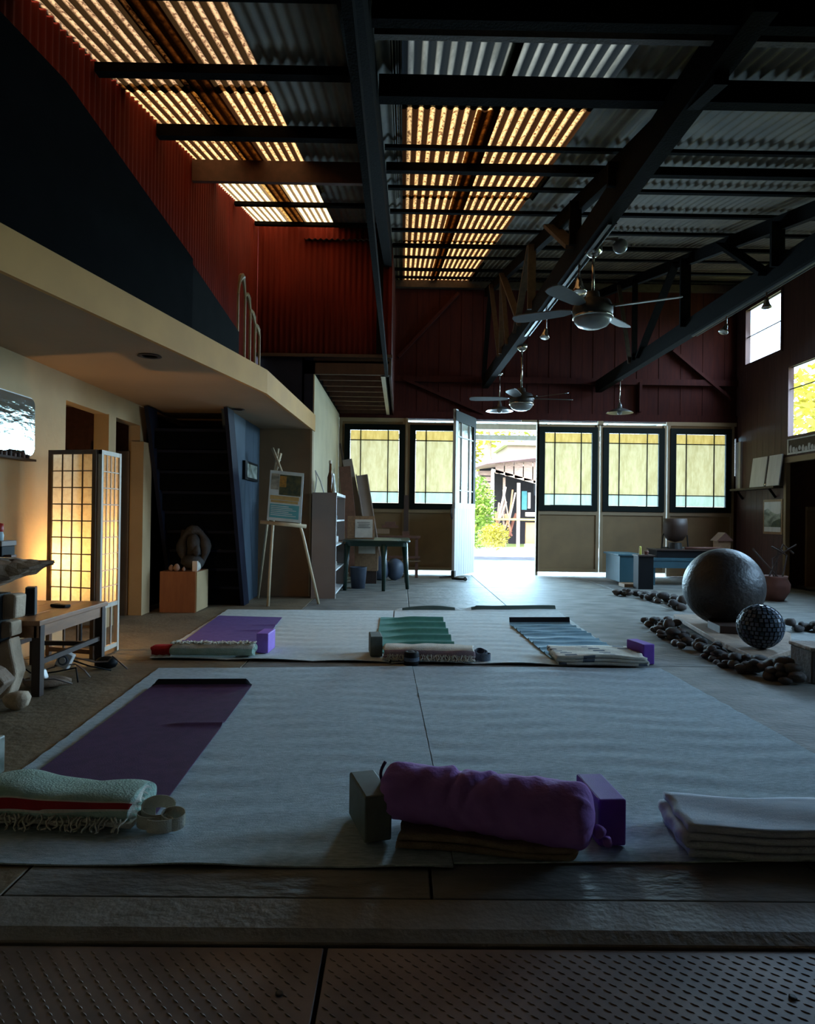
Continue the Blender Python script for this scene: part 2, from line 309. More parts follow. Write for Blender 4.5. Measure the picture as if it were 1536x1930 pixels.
def fixn(o):
    import bmesh
    bm = bmesh.new(); bm.from_mesh(o.data); bmesh.ops.recalc_face_normals(bm, faces=bm.faces); bm.to_mesh(o.data); bm.free(); return o
def thing(name, label, cat, loc=(0, 0, 0), rz=0, group=None):
    o = bpy.data.objects.new(name, None); COL.objects.link(o); o.empty_display_size = .1
    o.location = loc; o.rotation_euler = (0, 0, rz); o['label'] = label; o['category'] = cat
    if group: o['group'] = group
    ORG[o.name] = Vector(loc) if rz == 0 else Vector((0, 0, 0)); return o
def tag(o, label, cat, group=None, kind=None):
    o['label'] = label; o['category'] = cat
    if group: o['group'] = group
    if kind: o['kind'] = kind
    return o
def struct(o, label=None, cat=None):
    o['kind'] = 'structure'
    if label: o['label'] = label
    if cat: o['category'] = cat
    return o
def sroot(name, label=None, cat=None, loc=(0, 0, 0)):
    o = bpy.data.objects.new(name, None); COL.objects.link(o); o.location = loc; ORG[o.name] = Vector(loc)
    return struct(o, label, cat)
def copy_thing(src, loc, rz, label, group=None):
    r = src.copy(); COL.objects.link(r); r.location = loc; r.rotation_euler = (0, 0, rz); r['label'] = label
    if group: r['group'] = group
    for ch in list(src.children):
        c = ch.copy(); COL.objects.link(c); c.parent = r
        for g in list(ch.children):
            d = g.copy(); COL.objects.link(d); d.parent = c
    return r

# ================================================================== SHELL
FY, RX, LX = 12.8, 6.22, -2.73           # far wall, right wall, left wall
SZ, FT = 2.18, 2.385                      # soffit height, loft floor top
roofz = lambda y: 2.775 + .209 * y        # centre roof
roofl = lambda y: 2.96 + .2125 * y        # loft roof
edgex = lambda y: -1.866 + (y - 3.191) * .1926 if y < 6.327 else -1.262 + (y - 6.327) * .0306

# ---- floor: slabs cast between joints
floor = sroot('floor', 'worn grey concrete floor cast in slabs', 'floor')
MB().box(-4.4, 6.4, -2.2, 18.6, -.16, -.075).build('sub_base', 'rubble_base', floor)
xs = [-4.4, -1.1, .1, 1.28, 3.2, 6.4]; ys = [1.93, 5.0, 8.02, 10.4, 13.0, 15.4, 18.5]
for j in range(len(ys) - 1):
    for i in range(len(xs) - 1):
        if j > 3 and (xs[i] < -1.5): pass
        MB().box(xs[i] + .004, xs[i + 1] - .004, ys[j] + .004, ys[j + 1] - .004, -.08, 0).build('slab', 'concrete_brown' if i == 0 and j < 3 else ('concrete' if (i + j) % 3 else 'concrete2'), floor, bevel=.004)
sill = MB().prism([(1.765, -.02), (1.765, -.075), (1.93, -.075), (1.93, -.001), (1.80, -.005)], -4.4, 6.4, axis='x').build('sill_slab', 'concrete_sill', floor)
fixn(sill)
MB().box(-4.4, 6.4, -2.2, .9, -.08, -.03).build('near_slab', 'concrete2', floor)
# ---- tread plates at the threshold
def tread(x0, x1, y0, y1, label, name='tread_plate'):
    r = thing(name, label, 'floor plate', ((x0 + x1) / 2, (y0 + y1) / 2, -.03), group='steel tread plates along the threshold')
    MB().box(x0 + .003, x1 - .003, y0, y1, -.038, -.028).build('plate', 'plate', r, bevel=.002)
    t = MB(); row = 0; y = y0 + .015
    while y < y1 - .01:
        x = x0 + .02 + (.0185 if row % 2 else 0)
        while x < x1 - .02:
            a = math.radians(-38) ; ca, sa = math.cos(a), math.sin(a); L, w_ = .013, .0042
            pts = [(-L, 0), (0, -w_), (L, 0), (0, w_)]
            vs = [(x + p[0] * ca - p[1] * sa, y + p[0] * sa + p[1] * ca, -.0285) for p in pts] + [(x + p * ca, y + p * sa, -.0262) for p in (-.006, .006)]
            t.add(vs, [(0, 1, 4), (1, 5, 4), (1, 2, 5), (2, 3, 5), (3, 4, 5), (3, 0, 4)]); x += .037
        y += .021; row += 1
    o = t.build('tread_pattern', 'plate', r); o['kind'] = 'stuff'
    return r
p1 = tread(-1.42, -.18, 1.02, 1.755, 'steel tread plate left of the threshold seam, with one bolt near the seam')
MB().lathe([(.009, -.028), (.009, -.024), (.006, -.023), (0, -.023)], (-.265, 1.585, 0), 12).build('bolt', 'iron', p1)
p2 = tread(-.175, 1.07, 1.02, 1.755, 'steel tread plate right of the threshold seam, bolted at its right end')
MB().lathe([(.009, -.028), (.009, -.024), (.006, -.023), (0, -.023)], (.915, 1.585, 0), 12).build('bolt', 'iron', p2)
p3 = tread(1.09, 2.3, 1.02, 1.755, 'steel tread plate at the right edge beyond the narrow gap')

# ---- left wall (cream, two openings) and the room behind it
wl = sroot('wall_left', 'cream plaster wall under the loft with two dark openings', 'wall')
t = MB()
t.box(LX - .12, LX, -2.2, 5.61, 0, SZ); t.box(LX - .12, LX, 5.61, 6.39, 1.97, SZ); t.box(LX - .12, LX, 6.39, 6.54, 0, SZ)
t.box(LX - .12, LX, 6.54, 7.2, 1.97, SZ); t.box(LX - .12, LX, 7.2, 7.38, 0, SZ)
t.build('plaster', 'plaster', wl)
d = MB().box(LX - .10, LX + .02, 6.385, 6.545, 0, 1.97).build('jamb', 'plaster', wl)
MB().box(LX - .08, LX + .05, 7.17, 7.40, 0, 1.80).build('jamb', 'plaster', wl)
bk = MB().box(-4.4, -4.3, 4.5, 9.2, 0, SZ).box(-4.4, LX - .12, 4.4, 4.5, 0, SZ).box(-4.4, LX - .12, 7.38, 7.44, 0, SZ)
bk.build('back_room_wall', 'redbrown', wl)
MB().box(-3.6, -3.52, 5.55, 7.3, 1.62, 1.70).box(-3.9, -3.82, 5.5, 7.3, 0.9, 1.0).build('back_room_shelf', 'pale_wood', wl)
MB().box(LX - .5, LX - .10, 7.16, 7.36, 0, 1.7).build('back_room_post', 'taupe', wl)
# ---- loft: soffit, fascia, parapet, floor
cl = sroot('ceiling_soffit', 'plastered underside of the loft over the left bay', 'ceiling')
ply = [(-4.45, -2.2), (-1.88, -2.2), (-1.88, 3.0), (edgex(3.191), 3.191), (edgex(6.327), 6.327), (edgex(9.168), 9.168), (-4.45, 9.168)]
fixn(MB().prism(ply, SZ, SZ + .04, axis='z').build('soffit_board', 'soffit', cl))
fixn(MB().prism([(x - .02, y) for x, y in ply], FT - .06, FT - .01, axis='z').build('loft_deck', 'dark_wood', cl))
fa = sroot('trim_fascia', 'ochre fascia board along the loft edge', 'trim')
e = [(-2.47, .05), (edgex(3.191), 3.191), (edgex(6.327), 6.327), (edgex(9.168), 9.168)]
for i, (a, b2) in enumerate(((e[0], e[2]), (e[2], e[3]))):
    MB().bar((a[0], a[1], (SZ + FT) / 2 - .003), (b2[0], b2[1], (SZ + FT) / 2 - .003), .03, FT - SZ + .012).build('fascia_board', 'fascia', fa)
MB().lathe([(.075, 0), (.085, -.006), (.055, -.008), (.05, .03), (0, .03)], (-1.80, 4.9, SZ), 20).build('downlight_ring', 'dark_wood', cl)
MB().lathe([(.06, 0), (.07, -.006), (.045, -.008), (.04, .03), (0, .03)], (-1.75, 7.35, SZ), 20).build('downlight_ring', 'dark_wood', cl)
# parapet behind the fascia
pr = sroot('wall_loft_parapet', 'black painted plywood parapet along the loft edge', 'wall')
def pan(y0, y1, z0a, z1a, z1b, m):
    a = (edgex(y0) - .03, y0); b2 = (edgex(y1) - .03, y1)
    vs = [(a[0], a[1], z0a), (b2[0], b2[1], z0a), (b2[0], b2[1], z1b), (a[0], a[1], z1a)]
    vs += [(x - .03, y, z) for x, y, z in vs]
    fixn(MB().add(vs, [(0, 1, 2, 3), (4, 7, 6, 5), (0, 4, 5, 1), (1, 5, 6, 2), (2, 6, 7, 3), (3, 7, 4, 0)]).build('ply_panel', m, pr))
pan(-1.3, 1.2, FT, 3.0, 3.2, 'black_ply'); pan(1.2, 2.44, FT, 3.3, 3.4, 'black_ply'); pan(2.44, 3.66, FT, 3.45, 3.35, 'black_ply')
pan(3.66, 5.03, FT, 3.35, 2.92, 'black_ply'); pan(5.03, 5.82, FT, 2.88, 2.60, 'dark_ply')
# carved arched railing piece
cr = thing('carved_railing', 'pale carved railing of thin stepped arches on the loft edge', 'railing', (edgex(6.0) - .05, 6.05, FT))
yy = [5.84, 5.98, 6.09, 6.20, 6.30]; tops = [2.98, 3.0, 2.92, 2.82, 2.74]
for i, y in enumerate(yy):
    MB().bar((edgex(y) - .05, y, FT), (edgex(y) - .05, y, tops[i] - .05), .016, .02).build('spindle', 'wrought', cr)
for i in range(4):
    y0, y1 = yy[i], yy[i + 1]; t = MB(); pk = [3.12, 3.02, 2.90, 2.80][i]; pts = []
    for k in range(9):
        u = k / 8; y = y0 + (y1 - y0) * u; h = math.sin(PI * u) ** .7
        z = (tops[i] - .05) * (1 - u) + (tops[i + 1] - .05) * u + h * (pk - max(tops[i], tops[i + 1]) + .04)
        pts.append((edgex(y) - .05, y, z))
    t.tube(pts, [.012, .014, .018, .024, .03 if i == 0 else .022, .024, .018, .014, .012], 6)
    t.build('arch', 'wrought', cr)

# ---- corrugated sheets
def corr_wall(name, m, parent, axis, c, a0, a1, z0, ztop, pitch=.075, amp=.009, sheetw=.75):
    """vertical corrugated sheets, each a part; axis 'y' = wall facing -Y at y=c spanning x; 'x' = wall facing +X at x=c spanning y"""
    n = max(1, round((a1 - a0) / sheetw)); w_ = (a1 - a0) / n
    for k in range(n):
        s0 = a0 + k * w_; s1 = s0 + w_ + .01; m_ = max(8, int((s1 - s0) / pitch * 6)); vs = []; fs = []
        for i in range(m_ + 1):
            a = s0 + (s1 - s0) * i / m_; off = amp * math.sin(2 * PI * a / pitch) + (k % 2) * .003
            for z in (z0, ztop(a)):
                vs.append((a, c - off, z) if axis == 'y' else (c + off, a, z))
        for i in range(m_): fs.append((2 * i, 2 * i + 2, 2 * i + 3, 2 * i + 1) if axis == 'y' else (2 * i, 2 * i + 1, 2 * i + 3, 2 * i + 2))
        o = MB().add(vs, fs).build(name, m, parent, smooth=True)
        so = o.modifiers.new('thickness', 'SOLIDIFY'); so.thickness = .002
wu = sroot('wall_loft_left', 'red corrugated iron wall behind the loft', 'wall')
corr_wall('iron_sheet', 'red_iron', wu, 'x', -1.95, -2.2, 9.1, FT, lambda y: roofl(y) + .02)
wb = sroot('wall_loft_far', 'red corrugated iron wall closing the loft', 'wall')
corr_wall('iron_sheet', 'red_iron', wb, 'y', 9.12, -1.95, -.17, 3.17, lambda x: roofl(9.12) - .008)
MB().box(-1.95, -1.19, 9.14, 9.18, FT - .1, 3.19).build('dark_panel', 'navy', wb)
MB().box(-1.19, -.17, 9.14, 9.18, 2.93, 3.19).build('dark_panel', 'dark_wood', wb)
MB().box(-1.95, -.15, 9.09, 9.14, 3.15, 3.19).build('ledger', 'dark_wood', wb)
# box over the far-left bay: side facing the hall, deck and joists
ws = sroot('wall_box_side', 'dark red boarded side of the raised box by the doors', 'wall')
yb = 9.18
while yb < 12.79:
    MB().box(-.19, -.165, yb + .003, min(yb + .2, 12.79) - .003, 2.93, roofz(yb) - .02).build('board', 'red_wood', ws); yb += .2
jr = sroot('ceiling_box_deck', 'open joists and dark deck under the raised box', 'ceiling')
MB().box(-1.34, -.19, 9.14, 12.85, 3.08, 3.11).box(-1.34, -1.31, 9.14, 12.85, 0, 4.8).box(-1.31, -1.17, 9.14, 12.85, 2.93, 3.08).box(-1.34, -.19, 12.83, 12.87, 2.9, 5.5).box(-2.0, -1.3, 9.16, 9.2, 2.9, 4.9).build('deck', 'black_ply', jr)
for k in range(9):
    y = 9.2 + k * .44
    MB().box(-1.17, -.30, y, y + .03, 2.95, 3.08).build('joist', 'redbrown', jr)
MB().box(-.30, -.245, 9.16, 12.78, 2.93, 3.08).build('rim_joist', 'pale_wood', jr)
# cream wall under the box, taupe wall, blue partition, dark recess
MB().box(-1.30, -1.175, 9.15, 12.8, 0, 2.93).build('wall_far_left', 'bright_plaster'); struct(bpy.data.objects['wall_far_left'], 'pale wall running to the doors', 'wall')
o = MB().box(-1.95, -1.18, 9.0, 9.14, .0, SZ).build('wall_taupe', 'taupe'); struct(o, 'taupe plaster wall facing the room behind the easel', 'wall')
o = MB().box(-1.20, -1.175, 8.995, 9.15, 0, 2.385).build('trim_corner', 'tan_trim'); struct(o)
bw = sroot('wall_blue', 'blue grey partition beside the stair', 'wall')
fixn(MB().prism([(8.2, .0), (7.34, SZ), (8.2, SZ)], -1.93, -1.86, axis='x').build('panel', 'blue_wall', bw))
for a, b2 in ((8.205, 8.62), (8.625, 9.0)):
    MB().box(-1.93, -1.86, a, b2, 0, SZ).build('panel', 'blue_wall', bw)
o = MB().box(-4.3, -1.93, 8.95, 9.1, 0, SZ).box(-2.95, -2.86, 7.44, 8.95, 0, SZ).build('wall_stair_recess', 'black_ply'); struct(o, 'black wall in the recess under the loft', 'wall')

# ---- far wall: boards above, doors below
wf = sroot('wall_far', 'dark red boarded wall above the doors', 'wall')
x = -.16; k = 0
while x < RX:
    x1 = min(x + .205, RX)
    MB().box(x + .002, x1 - .002, FY + (.006 if k % 2 else 0), FY + .03, 2.86, roofz(FY) + .02).build('board', 'red_wood', wf); x = x1; k += 1
MB().box(-1.17, RX + .08, FY + .031, FY + .05, 2.88, roofz(FY)).box(RX - .01, RX + .08, FY - .0, FY + .05, 0, 1.88).box(RX - .01, RX + .08, FY - .0, FY + .05, 2.58, 5.4).box(-1.34, -1.16, FY + .03, FY + .05, 0, 2.93).build('backing', 'red_wood', wf)
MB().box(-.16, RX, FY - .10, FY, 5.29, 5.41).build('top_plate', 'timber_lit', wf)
MB().box(-.16, RX, FY - .07, FY, 3.55, 3.66).build('girt', 'red_wood', wf)
MB().box(-1.17, RX, FY - .04, FY, 2.87, 3.0).build('header', 'red_wood', wf)
for a, b2 in (((-.1, 4.0), (1.0, 5.2)), ((.0, 3.6), (1.5, 2.98)), ((5.0, 4.2), (6.1, 3.3)), ((4.4, 3.05), (4.4, 3.6))):
    MB().bar((a[0], FY - .04, a[1]), (b2[0], FY - .04, b2[1]), .05, .10, up=(0, 1, 0)).build('brace', 'red_wood', wf)
dn = [0]
def door_panel(x0, x1, gx0, gx1, kind, slit):
    """fixed barn-door leaf with a framed nine-light window"""
    dn[0] += 1; c = ((x0 + x1) / 2, FY, 0)
    r = sroot('door_%d' % dn[0], kind, 'door', c)
    z0, z1 = .065 if slit else .005, 2.80; y0, y1 = FY - .05, FY
    gz0, gz1 = 1.30, 2.645; fw = .105
    # leaf body around the window
    MB().box(x0, gx0 - fw, y0 + .015, y1, z0, z1).box(gx1 + fw, x1, y0 + .015, y1, z0, z1).box(gx0 - fw, gx1 + fw, y0 + .015, y1, z0, gz0 - fw).box(gx0 - fw, gx1 + fw, y0 + .015, y1, gz1 + fw, z1).build('leaf', 'tan_panel', r)
    MB().box(x0, x0 + .055, y0 - .01, y0 + .015, z0, z1).build('stile', 'tan_trim', r)
    MB().box(x1 - .055, x1, y0 - .01, y0 + .015, z0, z1).build('stile', 'tan_trim', r)
    MB().box(x0 + .055, x1 - .055, y0 - .01, y0 + .015, gz0 - fw - .07, gz0 - fw - .005).build('rail', 'tan_trim', r)
    MB().box(x0 + .055, x1 - .055, y0 - .01, y0 + .015, z0, z0 + .06).build('rail', 'tan_panel', r)
    f = MB()
    a0, a1, b0, b1 = gx0 - fw, gx1 + fw, gz0 - fw, gz1 + fw
    f.box(a0, gx0, y0 - .03, y0 + .04, b0, b1).box(gx1, a1, y0 - .03, y0 + .04, b0, b1).box(gx0, gx1, y0 - .03, y0 + .04, b0, gz0).box(gx0, gx1, y0 - .03, y0 + .04, gz1, b1)
    wfr = f.build('window_frame', 'win_frame', r)
    us = [gx0, gx0 + (gx1 - gx0) * .215, gx0 + (gx1 - gx0) * .775, gx1]; vs_ = [gz0, gz0 + .205, gz1 - .185, gz1]
    for j in range(3):
        for i in range(3):
            MB().box(us[i] + .005, us[i + 1] - .005, y0 + .012, y0 + .016, vs_[j] + .005, vs_[j + 1] - .005).build('pane', ('pane_low', 'glass', 'pane_top')[j], wfr)
    for i in (1, 2): MB().box(us[i] - .008, us[i] + .008, y0, y0 + .03, gz0, gz1).build('muntin', 'win_frame', wfr)
    for j in (1, 2): MB().box(gx0, gx1, y0 + .002, y0 + .028, vs_[j] - .008, vs_[j] + .008).build('muntin', 'win_frame', wfr)
    return r
door_panel(-1.165, .065, -.965, -.06, 'barn door leaf with a nine-light window, farthest left', False)
door_panel(.10, 1.30, .245, 1.15, 'barn door leaf with a nine-light window, just left of the open door', True)
door_panel(2.50, 3.655, 2.64, 3.515, 'barn door leaf with a nine-light window, just right of the opening', True)
door_panel(3.675, 4.90, 3.826, 4.755, 'barn door leaf with a nine-light window, second right of the opening', True)
door_panel(4.92, 6.16, 5.075, 6.00, 'barn door leaf with a nine-light window, farthest right', False)
hd = sroot('trim_1', 'tan head trim over the doors', 'trim')
MB().box(-1.17, .10, FY - .06, FY - .02, 2.80, 2.87).build('head', 'tan_trim', hd)
MB().box(4.9, 6.2, FY - .06, FY - .02, 2.80, 2.87).build('head', 'tan_trim', hd)
MB().box(2.2, 2.52, FY - .06, FY - .02, 2.83, 2.87).box(3.62, 3.72, FY - .06, FY - .02, 2.78, 2.87).build('head', 'tan_trim', hd)
MB().box(6.155, RX, FY - .05, FY, 0, 1.88).box(6.155, 6.175, FY - .05, FY, 1.88, 2.58).box(6.2, RX, FY - .05, FY, 1.88, 2.58).box(6.155, RX, FY - .05, FY, 2.58, 2.88).build('corner_post', 'red_wood', hd)
MB().box(.06, .10, FY - .09, FY - .05, 0.0, 2.87).build('post', 'tan_trim', hd)
MB().box(2.49, 2.53, FY - .06, FY + .02, 0.0, 2.87).build('post', 'tan_trim', hd)
# open door leaf
hx, hy = 1.335, 12.72; ang = math.atan2(11.72 - hy, .88 - hx)
od = sroot('door_6', 'white door leaf standing open into the hall with clear glass above', 'door', (hx, hy, 0)); od.rotation_euler = (0, 0, ang)
ORG[od.name] = Vector((0, 0, 0)); dw = 1.08
t = MB().box(0, dw, -.02, .02, .04, .10)
for k in range(9): t.box(k * dw / 9 + .003, (k + 1) * dw / 9 - .003, -.022, .022, .06, 1.25)
t.build('leaf', 'white_paint', od, local=True)
MB().box(0, .12, -.024, .024, 1.22, 2.86).build('stile', 'win_frame', od, local=True)
MB().box(dw - .12, dw, -.024, .024, 1.22, 2.90).build('stile', 'white_paint', od, local=True)
MB().box(0, dw, -.026, .026, 2.70, 2.88).build('rail', 'win_frame', od, local=True)
MB().box(0, dw, -.026, .026, 1.20, 1.30).build('rail', 'white_paint', od, local=True)
for x in (.33, .75): MB().box(x - .01, x + .01, -.02, .02, 1.30, 2.70).build('muntin', 'white_paint', od, local=True)
for z in (1.52, 2.45): MB().box(.12, dw - .12, -.018, .018, z - .01, z + .01).build('muntin', 'white_paint', od, local=True)
ux = [.12, .32, .76, dw - .12]; uz = [1.30, 1.51, 2.44, 2.70]
for i in range(3):
    for j in range(3): MB().box(ux[i] + .006, ux[i + 1] - .006, -.003, .003, uz[j] + .006, uz[j + 1] - .006).build('pane', 'clear', od, local=True)
hp = [(dw - .02 + .07 * math.sin(PI * k / 10) , -.03 - .0 * k, 1.02 + .22 * k / 10) for k in range(11)]
MB().tube(hp, .014, 8).build('handle', 'iron', od, local=True)
MB().box(dw - .06, dw + .01, -.03, .03, 0.02, .14).tube([(dw - .06, 0, .04), (dw + .03, -.14, .035), (dw + .1, -.2, .03)], .015, 6).build('foot_bolt', 'iron', od, local=True)

# ---- right wall
wr = sroot('wall_right', 'maroon boarded wall with high windows', 'wall')
holes = [(11.27, 12.42, 3.88, 4.86), (8.3, 11.02, 2.42, 3.53), (9.7, 11.08, 0.0, 2.0), (3.6, 7.0, 1.5, 2.5)]
def wall_boards(y0, y1, step, m):
    y = y0
    while y < y1 - .01:
        ye = min(y + step, y1); ym = (y + ye) / 2; segs = [(0.0, roofz(ym))]
        for h in holes:
            if h[0] - .01 <= ym <= h[1] + .01:
                ns = []
                for a, b2 in segs:
                    if h[3] <= a or h[2] >= b2: ns.append((a, b2))
                    else:
                        if h[2] > a: ns.append((a, h[2]))
                        if h[3] < b2: ns.append((h[3], b2))
                segs = ns
        for a, b2 in segs: MB().box(RX, RX + .03, y + .002, ye - .002, a, b2).build('board', m, wr)
        y = ye
cuts = [-2.1, 3.6, 7.0, 8.3, 9.7, 11.02, 11.08, 11.27, 12.42, 12.8]
for a, b2 in zip(cuts[:-1], cuts[1:]):
    n = max(1, round((b2 - a) / (.2 if a > 8 else .6))); wall_boards(a, b2, (b2 - a) / n, 'red_wood2')
for i, h in enumerate((holes[0], holes[1], holes[3])):
    w_ = sroot('window_%d' % (i + 1), ('high window near the far corner', 'wide high window with trees outside', 'side window')[i], 'window', (RX, (h[0] + h[1]) / 2, h[2]))
    y0, y1, z0, z1 = h; t = MB()
    t.box(RX - .03, RX + .06, y0 - .04, y0, z0 - .04, z1 + .04).box(RX - .03, RX + .06, y1, y1 + .04, z0 - .04, z1 + .04)
    t.box(RX - .03, RX + .06, y0, y1, z0 - .04, z0).box(RX - .03, RX + .06, y0, y1, z1, z1 + .04)
    t.build('window_frame', 'red_wood2', w_)
    MB().box(RX, RX + .02, y0, y1, (z0 + z1) / 2 - (.006 if i == 0 else -.2), (z0 + z1) / 2 + (.006 if i == 0 else .212)).build('glazing_bar', 'win_frame', w_)
# recess behind the right opening
rr = sroot('wall_side_room', 'dim side room seen through the right opening', 'wall')
MB().box(RX + .03, 8.4, 11.4, 11.5, 0, 2.35).box(8.3, 8.4, 8.6, 11.5, 0, 2.35).box(RX + .03, 8.4, 8.5, 8.6, 0, 2.35).box(RX + .035, 8.4, 8.5, 11.5, 2.3, 2.36).build('side_room_shell', 'redbrown', rr)
MB().box(RX + .03, 8.4, 8.5, 11.5, -.05, 0.0).build('side_room_floor', 'concrete2', rr)
MB().box(RX - .03, RX + .05, 9.6, 11.16, 2.0, 2.09).box(RX - .02, RX + .05, 11.08, 11.15, 0, 2.0).build('opening_frame', 'tan_trim', rr)
# back wall and near closure
o = MB().box(LX - .12, RX + .1, -2.2, -2.1, 0, 3.0).build('wall_near', 'red_wood'); struct(o, 'boarded wall behind the viewpoint', 'wall')

# ================================================================== ROOF
cr_ = sroot('ceiling', 'corrugated roof of metal and translucent sheets on purlins', 'ceiling')
def roof_sheet(x0, x1, y0, y1, zf, m, name='roof_sheet', pitch=.075, amp=.010):
    n = max(6, int((x1 - x0) / pitch * 6)); vs = []; fs = []
    for i in range(n + 1):
        x = x0 + (x1 - x0) * i / n; off = amp * math.sin(2 * PI * x / pitch)
        for y in (y0, y1): vs.append((x, y, zf(y) + off))
    for i in range(n): fs.append((2 * i, 2 * i + 1, 2 * i + 3, 2 * i + 2))
    return MB().add(vs, fs).build(name, m, cr_, smooth=True)
def run(x0, x1, y0, y1, zf, m, w_=.66, rows=None, lift=0):
    n = max(1, round((x1 - x0) / w_)); st = (x1 - x0) / n
    rows = rows or [y0, y1]
    for j in range(len(rows) - 1):
        for k in range(n):
            mm_ = m(k, j) if callable(m) else m
            roof_sheet(x0 + k * st - .03, x0 + (k + 1) * st + .03, rows[j] - .06, rows[j + 1] + .06, (lambda y, l=lift + .004 * (k % 2) + .006 * (j % 2): zf(y) + l), mm_)
R1 = [-2.3, 1.0, 3.15, 4.38]
run(-.2, RX + .3, 0, 0, roofz, 'galv', .8, R1[:3])
run(-.2, -.06, 0, 0, roofz, 'galv', .8, [3.15, 13.0])
run(-.06, 1.2, 0, 0, roofz, 'pale_sheet', .63, [3.15, 4.38])
run(-.06, 1.22, 0, 0, roofz, lambda k, j: ('sky_sheet', 'sky_sheet', 'sky_sheet')[j], .64, [4.38, 6.7, 9.0, 12.85])
run(1.22, RX + .3, 0, 0, roofz, 'galv', .72, [3.15, 5.6, 8.2, 10.6, 13.0])
run(-2.05, -.90, 0, 0, roofl, lambda k, j: ('sky_sheet_dim', 'sky_sheet', 'sky_sheet_clean')[j], .6, [3.3, 4.7, 7.0, 9.15])
run(-2.05, -.90, 0, 0, roofl, 'galv', .6, [-2.3, 0.5, 3.3])
MB().box(-2.1, -.1, -2.25, -2.15, 2.3, 3.2).box(-.1, RX + .2, -2.25, -2.15, 2.2, 2.5).box(-.24, -.20, -2.2, 9.1, 2.9, 3.0).build('eave_board', 'timber', cr_)
run(-.90, -.1, 0, 0, roofl, 'galv', .8, [-2.3, .5, 3.3, 5.7, 7.5, 9.15])
run(-1.3, -.1, 0, 0, lambda y: roofz(y) + .02, 'galv', .7, [9.1, 13.0])
# darker strips of rust along some ridges (overlap sheets)
for x0, y0, y1, zf in ((.46, 4.45, 12.7, roofz), (-1.44, 3.4, 9.05, roofl)):
    roof_sheet(x0, x0 + .15, y0, y1, (lambda y, f=zf: f(y) - .008), 'sky_sheet2', 'lap_strip')
# purlins: centre and right
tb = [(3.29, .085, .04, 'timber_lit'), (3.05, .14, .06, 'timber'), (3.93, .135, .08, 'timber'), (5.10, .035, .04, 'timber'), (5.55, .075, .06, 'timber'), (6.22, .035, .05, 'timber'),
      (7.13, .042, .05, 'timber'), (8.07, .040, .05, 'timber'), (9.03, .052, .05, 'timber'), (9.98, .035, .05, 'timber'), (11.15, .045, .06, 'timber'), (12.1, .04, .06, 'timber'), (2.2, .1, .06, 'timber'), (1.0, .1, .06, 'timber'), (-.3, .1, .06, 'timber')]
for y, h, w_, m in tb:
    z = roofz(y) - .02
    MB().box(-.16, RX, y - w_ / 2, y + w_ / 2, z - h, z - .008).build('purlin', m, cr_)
for y, h, w_, m in [(3.38, .05, .08, 'timber'), (4.29, .065, .07, 'timber'), (5.36, .10, .07, 'timber'), (6.25, .20, .05, 'redbrown'), (7.80, .045, .06, 'timber'), (8.85, .05, .06, 'timber'), (2.2, .1, .06, 'timber'), (.8, .1, .06, 'timber')]:
    z = roofl(y) - .02
    MB().box(-1.93, -.21, y - w_ / 2, y + w_ / 2, z - h, z - .008).build('purlin', m, cr_)
# valley beam between loft roof and hall roof
vb = sroot('trim_valley_beam', 'dark valley beam and posts dividing loft from hall roof', 'trim')
vs = [(x, y, z) for y in (-2.0, 9.25) for x, z in ((-.27, roofz(y) - .32), (-.17, roofz(y) - .32), (-.17, roofz(y) + .22), (-.27, roofz(y) + .22))]
fixn(MB().add(vs, [(0, 1, 2, 3), (4, 7, 6, 5), (0, 4, 5, 1), (1, 5, 6, 2), (2, 6, 7, 3), (3, 7, 4, 0)]).build('beam', 'timber', vb))
MB().box(-.30, -.16, 9.16, 9.26, 2.93, roofl(9.1)).build('post', 'timber_lit', vb)
MB().box(-.36, -.28, 9.04, 9.09, 3.2, roofl(9.0) - .1).build('post', 'timber', vb)

# ---- trusses
def truss(name, label, X, zb, members, yend=12.75):
    r = thing(name, label, 'truss', (X, 3.1, zb(3.1)), group='roof trusses')
    MB().bar((X, 2.9, zb(2.9) + .105), (X, yend, zb(yend) + .105), .11, .21).build('bottom_chord', 'timber', r)
    MB().bar((X, 3.3, roofz(3.3) - .22), (X, yend, roofz(yend) - .22), .07, .14).build('top_chord', 'timber', r)
    for ya, ta, yb_, tb_, w_, m in members:
        za = zb(ya) + .12 if ta == 'b' else roofz(ya) - .22; z2 = zb(yb_) + .12 if tb_ == 'b' else roofz(yb_) - .22
        MB().bar((X - .06, ya, za), (X - .06, yb_, z2), .035, w_, up=(1, 0, 0)).build('web_member', m, r)
    return r
zb1 = lambda y: 3.23 + .022 * (y - 3)
truss('roof_truss', 'timber roof truss carrying the ceiling fans, nearest the glowing roof strip', 1.52, zb1,
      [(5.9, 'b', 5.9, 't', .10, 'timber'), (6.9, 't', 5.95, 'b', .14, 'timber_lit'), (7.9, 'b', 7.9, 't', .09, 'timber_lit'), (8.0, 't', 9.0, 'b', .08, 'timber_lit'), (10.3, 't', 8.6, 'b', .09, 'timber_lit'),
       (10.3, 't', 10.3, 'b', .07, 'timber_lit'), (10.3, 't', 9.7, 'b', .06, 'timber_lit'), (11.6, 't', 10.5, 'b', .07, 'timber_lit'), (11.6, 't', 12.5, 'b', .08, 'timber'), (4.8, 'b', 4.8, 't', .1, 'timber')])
zb2 = lambda y: 3.36 + .004 * (y - 3)
